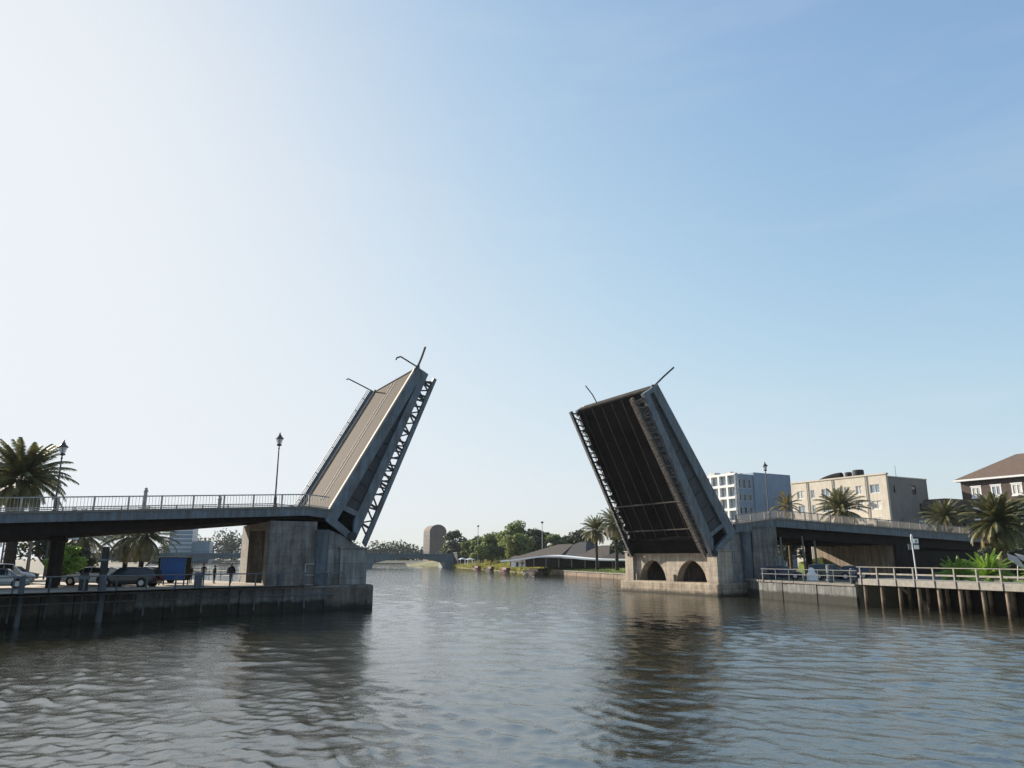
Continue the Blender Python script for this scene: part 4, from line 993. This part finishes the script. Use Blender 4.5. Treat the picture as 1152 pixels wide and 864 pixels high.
m.build('shutter', 'black', r)
for x, y, z in ((-.14, 4.6, 8), (-.14, 12.6, 8), (-.14, 19.2, 8)):
    m = MB(); m.tube((x, y, 0), (x, y, ZT), .09, .09, 6); m.build('downpipe', 'cream_side', r)
for y, z in ((4.15, 13.0), (12.0, 16.2), (16.2, 9.4), (8.0, 10.9)):
    m = MB(); m.box(-.45, -.02, y, y + .8, z, z + .6); m.box(-.47, -.45, y + .1, y + .7, z + .08, z + .52); m.build('cooling_unit', 'curtain', r)
for x, y in ((6, 5), (9, 14), (5, 18)):
    m = MB(); m.box(x, x + 1.5, y, y + 1.2, ZT - .6, ZT + .6); m.build('roof_plant', 'cream_side', r)
m = MB(); m.tube((8, 3, ZT - .6), (8, 3, ZT + 2.6), .05, .03, 6); m.build('aerial', 'black', r)
m = MB(); m.box(3.4, 10.5, -3.2, -.15, 0, 10.2); m.build('side_annex', 'cream_side', r)
for x in (4.2, 6.0):
    m = MB(); m.box(x, x + 1.1, -3.28, -3.2, 6.6, 9.6); m.build('tall_window', 'white', r); m = MB(); m.box(x + .15, x + .95, -3.33, -3.28, 6.8, 9.4); m.build('pane', 'glassblue', r)
# brick house
r = thing('brick_house', 'brown brick house with white windows under a hipped tile roof at the right', 'building', (90.6, 150, 1.9), BA, 'city blocks behind the right approach')
# local: front faces -x, runs along -y
ZE = 17.3; L = 26; D = 16
ops = [(1.9 + k * 3.75, 1.9 + k * 3.75 + 1.9, z, z + 2.1) for k in range(6) for z in (14.0, 9.8)]
m = MB(); wall_open(m, (0, 0, 0), (0, -1, 0), L, 0, ZE, ops, .5, (1, 0, 0)); m.build('front_wall', 'brick', r)
windows(r, (0, 0, 0), (0, -1, 0), (1, 0, 0), ops, 'white', 'pane', .24, .1, rngb, 'curtain')
m = MB()
for a, b, za, zb in ops: m.box(-.08, .02, -b - .12, -a + .12, za - .22, za - .002); m.box(-.06, .02, -b - .12, -a + .12, zb + .002, zb + .2)
m.build('window_surround', 'white', r)
m = MB(); m.box(.5, D, -L, 0, 0, ZE); m.build('core', 'brick', r)
m = MB(); e = .9; m.box(-e, D + e, -L - e, e, ZE, ZE + .35); m.build('cornice', 'white', r)
m = MB(); zr_ = ZE + .35; h = 5.0
m.add([(-e, e, zr_), (D + e, e, zr_), (D + e, -L - e, zr_), (-e, -L - e, zr_), (D / 2, -7.2, zr_ + h), (D / 2, -L + 7.2, zr_ + h)], [(0, 1, 4), (1, 2, 5, 4), (2, 3, 5), (3, 0, 4, 5), (0, 3, 2, 1)]); m.build('roof', 'roof_tile', r)
r = thing('side_house', 'low brick annex with a brown roof left of the brick house', 'building', (88.0, 153, 1.9), BA)
m = MB(); m.box(-1.5, 7, -3, 7, 0, 12.2); m.build('wall', 'brick', r)
m = MB(); m.add([(-2, -3.5, 12.2), (7.5, -3.5, 12.2), (7.5, 7.5, 12.2), (-2, 7.5, 12.2), (-.2, -1, 14.2), (6, -1, 14.2), (6, 5, 14.2), (-.2, 5, 14.2)], [(3, 2, 1, 0), (4, 5, 6, 7), (0, 1, 5, 4), (1, 2, 6, 5), (2, 3, 7, 6), (3, 0, 4, 7)]); m.build('roof', 'roof_tile', r)
# domed tower
r = thing('domed_tower', 'distant brown tower block with a rounded top beyond the trees', 'building', (-55.0, 505, 1.9), R(27))
pf = [(0, 0), (10.4, 0), (10.4, 19.2)] + [(5.2 + 5.2 * math.cos(t), 19.2 + 5.0 * math.sin(t)) for t in [math.pi * k / 12 for k in range(1, 12)]] + [(0, 19.2)]
m = MB(); m.prism(pf, lambda a, b, c: (a * 1.12, c, b), 0, 12); m.build('tower_wall', 'tower', r)
m = MB(); m.prism([(5.2 + 5.5 * math.cos(t), 19.2 + 5.3 * math.sin(t)) for t in [math.pi * k / 12 for k in range(0, 13)]], lambda a, b, c: (a * 1.12, c, b), -.4, .0); m.build('arched_gable', 'tower', r)
m = MB()
for z in range(6): [m.box(1.2 + k * 2.3, 2.1 + k * 2.3, -.06, .03, 3 + z * 2.9, 4.5 + z * 2.9) for k in range(4)]
m.build('window', 'tower', r)
m = MB()
for z in range(6): [m.box(-.06, .03, .9 + k * 2.8, 2.1 + k * 2.8, 3 + z * 2.9, 4.5 + z * 2.9) for k in range(4)]
m.build('window', 'pane', r)
# glass tower far left
r = thing('glass_tower', 'hazy pale glass office block behind the left palms', 'building', (-152, 335, 2), R(12))
m = MB(); m.box(0, 9.5, 0, 12, 0, 17); m.build('core', 'glassblue', r)
m = MB()
for k in range(9): m.box(-.15, 9.65, -.15, 12.15, 1.5 + k * 1.8, 1.75 + k * 1.8)
m.build('floor_bands', 'bwhite', r)
m = MB(); m.box(9.5, 17, 1, 10, 0, 9.5); m.build('low_wing', 'glassblue', r)

# pavilion with dark roofs on the right bank
p0 = Vector((-.4, 199, 2.0)); p1 = Vector((29.3, 174, 2.0)); pd = p1 - p0; PL = pd.length; pa = math.atan2(pd.y, pd.x)
r = thing('riverside_pavilion', 'long low pavilion of overlapping dark roofs behind a white curved awning', 'building', p0, pa)
def hip(x0, x1, y0, y1, z0, h, ra, rb, mt):
    h *= .86
    m = MB(); yc = (y0 + y1) / 2
    m.add([(x0, y0, z0), (x1, y0, z0), (x1, y1, z0), (x0, y1, z0), (ra, yc, z0 + h), (rb, yc, z0 + h)], [(0, 1, 5, 4), (1, 2, 5), (2, 3, 4, 5), (3, 0, 4), (3, 2, 1, 0)]); m.build('roof', mt, r)
hip(-1, 15, 0, 17, 2.0, 4.4, 9.5, 14.2, 'roof_brown'); hip(8.5, 23, 1.2, 18, 2.1, 4.9, 15.5, 17.5, 'roof_slate')
hip(17.5, 30, .6, 16, 2.0, 3.9, 23, 25.5, 'roof_brown'); hip(26.5, 44, .2, 18, 1.9, 4.6, 34, 40, 'roof_black'); hip(-5, 8, 5, 18, 1.2, 2.6, 1, 5, 'roof_brown')
m = MB(); m.box(1, 42, 5, 15, 0, 2.2); m.build('back_wall', 'roof_black', r)
m = MB(); K = 30
aw = lambda t: 1.75 + 1.05 * math.exp(-((t - .36) / .22) ** 2) - .35 * (1 - t) ** 3
for k in range(K):
    a, b = k / K, (k + 1) / K
    m.hexa([(a * 44 - 2, -1.8, aw(a) - .18), (b * 44 - 2, -1.8, aw(b) - .18), (b * 44 - 2, .8, aw(b) - .05), (a * 44 - 2, .8, aw(a) - .05), (a * 44 - 2, -1.8, aw(a) + .16), (b * 44 - 2, -1.8, aw(b) + .16), (b * 44 - 2, .8, aw(b) + .3), (a * 44 - 2, .8, aw(a) + .3)])
m.build('awning', 'white', r)
for k in range(11):
    x = 1 + k * 3.9; m = MB(); m.tube((x, -1.2, 0), (x, -1.2, aw((x + 2) / 44) - .1), .13, .13, 8); m.build('awning_post', 'quay_cap', r)
# white marquees and vans on the far bank
for x, y, s, lb in ((-14.8, 268, .7, 'small white marquee left of the tall trees on the far bank'), (-19.5, 300, .75, 'small white marquee nearest the arched bridge')):
    r = thing('marquee', lb, 'tent', (x, y, 1.9), .4, 'white marquees on the far bank')
    m = MB(); m.add([(-2 * s, -2 * s, 1.9), (2 * s, -2 * s, 1.9), (2 * s, 2 * s, 1.9), (-2 * s, 2 * s, 1.9), (0, 0, 3.4 * s)], [(0, 1, 4), (1, 2, 4), (2, 3, 4), (3, 0, 4), (3, 2, 1, 0)]); m.build('canopy', 'white', r)
    for a in (-1.9, 1.9):
        for b in (-1.9, 1.9): m = MB(); m.tube((a * s, b * s, 0), (a * s, b * s, 1.95), .06, .06, 6); m.build('pole', 'white', r)
r = thing('pavilion_hut', 'small white hut left of the brown roof on the far bank', 'building', (3.0, 208, 1.9), -.7)
m = MB(); m.box(-3, 2.4, -1.5, 1.5, 0, 2.1); m.build('wall', 'bwhite', r); m = MB(); m.prism([(-1.9, 2.1), (1.9, 2.1), (0, 3.0)], lambda a, b, c: (c, a, b), -3.3, 2.7); m.build('roof', 'roof_slate', r)
m = MB(); m.box(-1.2, -.4, -1.55, -1.45, 0, 1.7); m.box(.6, 1.5, -1.55, -1.45, .8, 1.5); m.build('door', 'pane_dark', r)

# boats
def boat(x, y, az, L, w, h, label, mt, cabin=True):
    r = thing('moored_boat', label, 'boat', (x, y, 0), az, 'boats moored along the far bank'); m = MB(); K = 8; vs = []; fs = []
    for k in range(K + 1):
        t = k / K; hw = w / 2 * (1 - abs(2 * t - 1) ** 3.2) + .08; sh = h * (1 + .35 * abs(2 * t - 1) ** 2)
        X = (t - .5) * L
        vs += [(X, -hw, sh), (X * .94, -hw * .6, -.3), (X * .94, hw * .6, -.3), (X, hw, sh)]
    for k in range(K):
        for j in range(3): fs.append((4 * k + j, 4 * k + j + 1, 4 * k + 5 + j, 4 * k + 4 + j))
        fs.append((4 * k + 3, 4 * k, 4 * k + 4, 4 * k + 7))
    fs += [(0, 1, 2, 3), (4 * K + 3, 4 * K + 2, 4 * K + 1, 4 * K)]
    m.add(vs, fs); m.build('hull', mt, r)
    if cabin:
        m = MB(); m.box(-L * .42, L * .05, -w * .3, w * .3, h * .95, h + .75); m.build('cabin', 'maroon', r, bevel=.05)
        m = MB(); m.box(-L * .36, -L * .02, -w * .31, -w * .3, h + .25, h + .6); m.build('window', 'pane', r)
boat(5.6, 205, R(112), 13, 3.2, .8, 'long dark barge moored by the end of the masonry wall', 'hull')
boat(-2.4, 240, R(112), 8, 2.4, .6, 'small maroon boat moored left of the long dark barge', 'maroon')
boat(-7.8, 266, R(112), 7, 2.2, .6, 'middle of the small maroon boats along the far bank', 'hull', True)
boat(-13.5, 290, R(113), 7, 2.2, .6, 'farthest small maroon boat along the far bank', 'maroon')

# ---------------- vehicles ----------------
def car(loc, rz, label, paint, L=4.5, W=1.8, H=1.48, kind='sedan', lower='rubber'):
    r = thing('parked_car', label, 'car', loc, rz, 'parked cars')
    hw = W / 2
    if kind == 'sedan':
        st = [(-.5, .45, .66, .62, .78), (-.47, .26, .84, .84, .9), (-.33, .2, .96, .98, .97), (-.20, .18, .97, 1.42 / 1.48, 1.0), (-.02, .18, .97, 1.0, 1.0), (.12, .18, .95, .97, 1.0), (.27, .18, .88, .60, 1.0), (.42, .2, .76, .53, .96), (.485, .26, .64, .44, .86), (.5, .42, .55, .38, .72)]
        cab = (2, 6)
    else:
        st = [(-.5, .4, .9, .62, .84), (-.485, .25, 1.0, .95, .93), (-.42, .22, 1.02, .985, .98), (-.30, .2, 1.02, 1.0, 1.0), (-.05, .2, 1.0, 1.0, 1.0), (.12, .2, .98, .97, 1.0), (.24, .2, .95, .66, 1.0), (.42, .22, .86, .60, .97), (.485, .28, .76, .5, .88), (.5, .45, .62, .42, .75)]
        cab = (1, 6)
    rings = []
    for i, (x, zb, zbelt, zt, wf) in enumerate(st):
        w = hw * wf; zt = zt * H if True else zt; incab = zt > zbelt + .12
        if not incab: zt = max(zt, zbelt + .03)
        wr = w * (.76 if incab else .86)
        half = [(w * .82, zb), (w * .98, zb + .12), (w, zb + .32), (w * .985, zbelt - .06), (w * .93, zbelt), (wr, zt - .05), (wr * .8, zt)]
        rings.append([(x * L, y, z) for y, z in half] + [(x * L, -y, z) for y, z in reversed(half)])
    n = len(rings[0]); m = MB(); vs = [p for g in rings for p in g]; fs = []
    for k in range(len(rings) - 1):
        for i in range(n): fs.append((k * n + i, k * n + (i + 1) % n, (k + 1) * n + (i + 1) % n, (k + 1) * n + i))
    fs += [tuple(range(n - 1, -1, -1)), tuple(range((len(rings) - 1) * n, len(rings) * n))]
    m.add(vs, fs); body = m.build('body', paint, r, bevel=.02)
    def face(k, i, j, mt, nm, ins=.06, off=.012, z=None):
        a, b, c, d = [Vector(p) for p in (rings[k][i], rings[k][j], rings[k + 1][j], rings[k + 1][i])]
        ce = (a + b + c + d) / 4; nn = (b - a).cross(d - a).normalized()
        if nn.dot(ce - Vector((ce.x, 0, .6))) < 0: nn = -nn
        q = [ce + (p - ce) * (1 - ins) + nn * off for p in (a, b, c, d)]; q2 = [p - nn * .03 for p in q]
        mm = MB(); mm.hexa(q2 + q); mm.build(nm, mt, r)
    for k in range(cab[0], cab[1]):
        if st[k][3] * H > st[k][2] + .1 or st[k + 1][3] * H > st[k + 1][2] + .1:
            face(k, 4, 5, 'carglass', 'side_window'); face(k, n - 5, n - 6, 'carglass', 'side_window')
    face(5, 6, 7, 'carglass', 'windscreen', .08, .014); 
    if kind == 'sedan': face(2, 6, 7, 'carglass', 'rear_window', .08, .014)
    for x in (-.31, .31):
        for s in (-1, 1):
            w = MB(); rr = .33 if kind == 'sedan' else .36
            def ring(prof, mt, nm, par):
                mm = MB(); nn = 18; vs = []; fs = []
                for (rad, yy) in prof:
                    for i in range(nn): t = 2 * math.pi * i / nn; vs.append((x * L + rad * math.cos(t), s * (hw - .22 + yy), rr + rad * math.sin(t)))
                for k in range(len(prof) - 1):
                    for i in range(nn): fs.append((k * nn + i, k * nn + (i + 1) % nn, (k + 1) * nn + (i + 1) % nn, (k + 1) * nn + i))
                fs.append(tuple(range((len(prof) - 1) * nn, len(prof) * nn))); mm.add(vs, fs); return mm.build(nm, mt, par)
            ar = ring([(rr + .07, 0), (rr + .07, .222)], 'black', 'wheel_arch', r)
            wh = ring([(rr * .9, 0), (rr, .03), (rr, .21), (rr * .9, .235), (rr * .66, .235)], 'rubber', 'wheel', r)
            ring([(rr * .64, .225), (rr * .60, .245), (rr * .15, .243)], 'chrome', 'rim', wh)
    for s in (-1, 1):
        m = MB(); m.box(-L * .5 - .0, -L * .47, s * hw * .5 - .14, s * hw * .5 + .2, .62, .78); m.build('tail_lamp', 'redlamp', r)
        m = MB(); m.box(L * .472, L * .5, s * hw * .52 - .16, s * hw * .52 + .16, .52, .66); m.build('headlamp', 'headlamp', r)
        m = MB(); m.box(L * .17, L * .21, s * (hw - .06) - .02, s * (hw - .06) + s * .16 + .02, .92, 1.05); m.build('mirror', paint, r)
    return r
def W2(u, v): return Bp(u, v, 2.02)
car((-30.2, 60.4, 2.02), R(178), 'charcoal hatchback parked under the left span right of the black pile', 'carblack', 4.6, 1.85, 1.52)
car((-35.2, 64.6, 2.02), R(172), 'white hatchback parked behind the thick black column', 'carwhite', 5.2, 1.85, 1.5)
car((-33.2, 70.5, 2.02), R(165), 'white saloon whose rear shows beyond the charcoal hatchback', 'carwhite', 4.5, 1.8, 1.5)
car((-38.5, 57.3, 2.02), R(25), 'silver saloon at the left end of the quay near the palm trunk', 'carsilver', 4.4, 1.78, 1.45)
car((-44.0, 66.0, 2.02), R(40), 'white van like car farthest left behind the slim fender post', 'carwhite', 4.7, 1.9, 1.75)
car((-48.5, 74.0, 2.02), R(10), 'dark saloon under the pale blue shelter', 'carblack', 4.4, 1.8, 1.45)
car((30.6, 86.4, 1.93), R(-20), 'navy saloon parked beside the right pier under the span', 'carblue', 4.3, 1.78, 1.45)
car((35.2, 84.4, 1.93), R(-14), 'black estate parked behind the stout fender post on the right quay', 'carblack', 4.4, 1.85, 1.66, 'suv')
car((38.8, 87.8, 1.93), R(160), 'dark saloon parked farthest right below the abutment', 'carblue', 4.4, 1.8, 1.45)
# pale blue shelter
r = thing('shelter', 'pale blue flat roofed shelter under the left span beyond the cars', 'shelter', (-55, 82, 2), R(4))
m = MB(); m.box(-9, 6.2, -2.5, 3, 4.25, 4.95); m.build('roof', 'canopy_blue', r, bevel=.04)
for x in (-8.5, -3.4, 1.2, 5.7):
    for y in (-2.2, 2.7): m = MB(); m.tube((x, y, 0), (x, y, 4.25), .09, .09, 8); m.build('post', 'pile_grey', r)
m = MB(); m.box(-1.4, 1.2, -2.62, -2.5, 3.35, 4.2); m.build('sign_board', 'bwhite', r)
# pale poles under the spans
for x, y, z, h, lb in ((-46.0, 72.5, 2.02, 5.2, 'pale grey pole under the left span left of the black column'), (32.8, 92, 1.93, 4.8, 'pale pole nearest the right pier under the right span'),
                    (36.6, 95, 1.93, 5.0, 'middle pale pole under the right span'), (38.9, 97, 1.93, 5.1, 'pale pole farthest from the right pier under the span')):
    r = thing('pale_pole', lb, 'pole', (x, y, z), 0, 'pale poles under the spans'); m = MB(); m.tube((0, 0, 0), (-.12, 0, h), .13, .11, 10); m.build('pole', 'quay_cap', r)
    m = MB(); m.lathe([(.22, 0), (.22, .12), (.14, .16)], n=10); m.build('foot', 'quay_cap', r)
# blue kiosk
r = thing('kiosk', 'blue panelled box kiosk on legs on the left quay beside the people', 'kiosk', (-28.35, 63.4, 2.02), R(8))
m = MB(); m.box(-1.05, 1.15, 0, 1.5, .38, 2.25); m.build('body', 'black', r, bevel=.02)
m = MB(); m.box(-.88, 1.16, -.03, .0, .42, 2.2); m.build('front_panel', 'blue', r)
m = MB(); m.box(-1.3, 1.25, -.15, 1.6, 2.25, 2.33); m.build('roof', 'rail', r)
m = MB(); m.box(-.9, -.84, -.05, -.03, .42, 2.2); m.box(1.1, 1.17, -.05, -.03, .42, 2.2); m.box(-.84, 1.1, -.05, -.03, .42, .48); m.build('trim', 'rail_dark', r)
for x in (-.95, 1.0):
    for y in (.12, 1.3): m = MB(); m.box(x, x + .1, y, y + .1, 0, .38); m.build('leg', 'rail_dark', r)
# meter cabinet by the left pier
r = thing('service_cabinet', 'white framed dark service cabinet against the left pier', 'cabinet', (-20.2, 64.3, 2.02), R(30))
m = MB(); m.box(0, 1.15, 0, .6, 0, .95); m.build('body', 'black', r, bevel=.02)
m = MB(); m.box(-.07, 1.22, -.06, .66, .95, 1.03); m.box(-.07, .0, -.06, .0, 0, .95); m.box(1.15, 1.22, -.06, .0, 0, .95); m.build('frame', 'white', r)
m = MB(); m.box(.56, .6, -.02, .0, .05, .9); m.box(.64, .68, -.05, -.0, .42, .56); m.build('door_handle', 'rail', r)
# white sheet covered stack on right quay, dark bin
r = thing('covered_stack', 'white tarpaulin draped over a stack beside the parked cars on the right quay', 'tarpaulin', (31.6, 80.5, 1.93), .3)
m = MB(); m.lathe([(.55, 0), (.5, .3), (.52, .7), (.36, .8), (.34, 1.1), (.12, 1.3), (.05, 1.32)], n=7); m.build('sheet', 'white', r)
r = thing('waste_bin', 'dark blue square bin at the foot of the right pier', 'bin', (28.2, 83.2, 1.93), .5)
m = MB(); m.hexa([(-.5, -.5, 0), (.5, -.5, 0), (.5, .5, 0), (-.5, .5, 0), (-.6, -.6, 1.15), (.6, -.6, 1.15), (.6, .6, 1.15), (-.6, .6, 1.15)]); m.build('body', 'carblue', r, bevel=.03)
m = MB(); m.box(-.65, .65, -.65, .65, 1.15, 1.25); m.build('lid', 'black', r, bevel=.02)
# pale pink parasols by the right edge
for x, y, s, lb in ((52.9, 80, 1.0, 'pale pink tilted parasol left of its twin at the right edge'), (55.2, 81.5, .9, 'pale pink tilted parasol at the very right edge')):
    r = thing('parasol', lb, 'parasol', (x, y, 1.93), 0, 'pale parasols at the right edge'); m = MB(); m.tube((0, 0, 0), (.25, -.1, 2.3), .035, .03, 8); m.build('pole', 'white', r)
    m = MB(); N = 10; T_ = Matrix.Rotation(.55, 3, 'Y') @ Matrix.Rotation(.5, 3, 'X'); ap = Vector((.25, -.1, 2.4)); vs = [ap] + [ap + T_ @ Vector((1.35 * s * math.cos(6.283 * k / N), 1.35 * s * math.sin(6.283 * k / N), -.55 + .06 * (k % 2))) for k in range(N)]
    vs += [v - Vector((0, 0, .03)) for v in vs]; fs = [(0, 1 + k, 1 + (k + 1) % N) for k in range(N)] + [(N + 1, N + 2 + (k + 1) % N, N + 2 + k) for k in range(N)]
    m.add(vs, fs); m.build('canopy', 'pink', r)

# ---------------- people ----------------
def person(loc, rz, label, h, pose, cloth, legs):
    J = {'pel': (0, 0, .53), 'sp': (0, .005, .63), 'ch': (0, 0, .74), 'nk': (0, 0, .835), 'hd0': (0, -.012, .875), 'hd': (0, -.015, .925), 'top': (0, -.008, .975)}
    for s, k in ((1, 'l'), (-1, 'r')):
        J['hip' + k] = (.052 * s, 0, .50); J['kn' + k] = (.056 * s, -.012, .28); J['an' + k] = (.058 * s, .01, .045); J['to' + k] = (.066 * s, -.075, .018)
        J['sh' + k] = (.105 * s, 0, .805)
        a = pose[k]; J['el' + k] = a[0]; J['wr' + k] = a[1]; J['ha' + k] = a[2]
        if 'legs' in pose: J['kn' + k] = (pose['legs'] * s * .7, -.012, .28); J['an' + k] = (pose['legs'] * s, .01, .045); J['to' + k] = (pose['legs'] * s, -.075, .018)
    rad = {'pel': .075, 'sp': .068, 'ch': .082, 'nk': .034, 'hd0': .045, 'hd': .056, 'top': .036, 'hip': .055, 'kn': .034, 'an': .022, 'to': .02, 'sh': .042, 'el': .028, 'wr': .018, 'ha': .02}
    ed = [('pel', 'sp'), ('sp', 'ch'), ('ch', 'nk'), ('nk', 'hd0'), ('hd0', 'hd'), ('hd', 'top')]
    for k in 'lr': ed += [('pel', 'hip' + k), ('hip' + k, 'kn' + k), ('kn' + k, 'an' + k), ('an' + k, 'to' + k), ('ch', 'sh' + k), ('sh' + k, 'el' + k), ('el' + k, 'wr' + k), ('wr' + k, 'ha' + k)]
    names = list(J); me = bpy.data.meshes.new('body'); me.from_pydata([Vector(J[n]) * h for n in names], [(names.index(a), names.index(b)) for a, b in ed], [])
    o = bpy.data.objects.new('tmp', me); COL.objects.link(o); o.modifiers.new('s', 'SKIN'); sm = o.modifiers.new('u', 'SUBSURF'); sm.levels = 1; sm.render_levels = 1
    for i, n in enumerate(names):
        q = rad.get(n, rad.get(n[:-1], .03)) * h; sv = me.skin_vertices[0].data[i]; sv.radius = (q, q * (.72 if n in ('pel', 'sp', 'ch') else 1)); sv.use_root = (n == 'pel')
    dg = bpy.context.evaluated_depsgraph_get(); nm = bpy.data.meshes.new_from_object(o.evaluated_get(dg)); bpy.data.objects.remove(o)
    for k in ('skin', cloth, legs, 'black'): nm.materials.append(M[k])
    hd = [Vector(J['ha' + k]) * h for k in 'lr']
    for p in nm.polygons:
        c = p.center; p.use_smooth = True
        if min((c - q).length for q in hd) < .05 * h: p.material_index = 0
        elif c.z > .845 * h: p.material_index = 0
        elif c.z > .53 * h or abs(c.x) > .13 * h: p.material_index = 1
        elif c.z > .05 * h: p.material_index = 2
        else: p.material_index = 3
    r = thing('person', label, 'person', loc, rz, 'people standing on the left quay')
    b = bpy.data.objects.new('body', nm); COL.objects.link(b); b.parent = r
    m = MB(); m.ellipsoid((0, .006 * h, .945 * h), (.056 * h, .062 * h, .052 * h), 12, 8); m.smooth = True; m.build('hair', 'hair', r)
    m = MB(); m.ellipsoid((0, -.072 * h, .922 * h), (.008 * h, .014 * h, .016 * h), 6, 5)
    for s in (-1, 1): m.ellipsoid((s * .058 * h, 0, .922 * h), (.008 * h, .014 * h, .02 * h), 6, 5)
    m.build('nose_and_ears', 'skin', r)
    # fingers
    for k in 'lr':
        m = MB(); w = Vector(J['wr' + k]) * h; q = Vector(J['ha' + k]) * h; d = (q - w).normalized(); sd = d.cross(Vector((0, 1, 0)))
        if sd.length < .1: sd = Vector((1, 0, 0))
        sd.normalize()
        for i, (off, ln) in enumerate(((-.018, .03), (-.006, .036), (.006, .034), (.017, .026))):
            a = q + sd * off * h + d * .012 * h; m.path([a, a + d * ln * .5 * h, a + (d * ln + Vector((0, -.008, 0))) * h], [.0055 * h, .005 * h, .004 * h], 6)
        m.path([w + d * .01 * h - sd * .015 * h, q - sd * .03 * h], [.007 * h, .005 * h], 6)
        m.build('fingers', 'skin', r)
    if pose.get('cape'):
        m = MB(); m.lathe([(.215 * h, .50 * h), (.185 * h, .58 * h), (.15 * h, .68 * h), (.12 * h, .78 * h), (.06 * h, .845 * h)], n=16); m.smooth = True; m.build('cape', cloth, r)
    elif pose.get('coat'):
        m = MB(); m.lathe([(.10 * h, .40 * h), (.098 * h, .5 * h), (.09 * h, .62 * h), (.105 * h, .74 * h), (.09 * h, .8 * h), (.045 * h, .845 * h)], n=16); m.smooth = True
        for i, v in enumerate(m.v): m.v[i] = (v[0], v[1] * .75, v[2])
        m.build('coat', cloth, r)
    return r
down = {'l': ((.135, .01, .66), (.14, -.02, .53), (.14, -.03, .49)), 'r': ((-.135, .01, .66), (-.14, -.02, .53), (-.14, -.03, .49))}
bent = {'l': ((.16, .03, .68), (.10, -.08, .60), (.075, -.10, .59)), 'r': ((-.16, .03, .68), (-.10, -.08, .60), (-.075, -.10, .59)), 'coat': 1}
hips = {'l': ((.19, .03, .69), (.11, -.03, .60), (.09, -.04, .585)), 'r': ((-.19, .03, .69), (-.11, -.03, .60), (-.09, -.04, .585)), 'legs': .075}
cape = {'l': ((.17, .0, .68), (.20, -.02, .58), (.21, -.03, .545)), 'r': ((-.17, .0, .68), (-.20, -.02, .58), (-.21, -.03, .545)), 'cape': 1, 'legs': .035}
person((-28.6, 68.0, 2.02), 1.2, 'person with both hands together standing nearest the blue kiosk', 1.55, bent, 'cloth_a', 'cloth_b')
person((-27.75, 68.6, 2.02), -.4, 'person with hands on hips and feet apart right of the kiosk', 1.75, hips, 'cloth_b', 'cloth_a')
person((-26.35, 67.6, 2.02), 2.5, 'person with arms hanging down just behind the stout grey fender post', 1.6, down, 'cloth_c', 'cloth_a')
person((-25.0, 67.9, 2.02), .2, 'person in a wide dark cape standing nearest the left pier', 1.78, cape, 'cloth_a', 'cloth_a')

# ---------------- haze ----------------
hz = MB(); hz.box(-4490, 4490, -90, 4390, -4, 70); ho = hz.build('haze', 'black'); tag(ho, kind='stuff')
hm = bpy.data.materials.new('pale_air'); hm.use_nodes = True; hn = hm.node_tree; hn.nodes.remove(hn.nodes['Principled BSDF'])
pv = hn.nodes.new('ShaderNodeVolumePrincipled'); pv.inputs['Color'].default_value = (.82, .87, .93, 1); pv.inputs['Density'].default_value = .00009; pv.inputs['Anisotropy'].default_value = 0
hn.links.new(pv.outputs[0], hn.nodes['Material Output'].inputs['Volume']); ho.data.materials.clear(); ho.data.materials.append(hm)
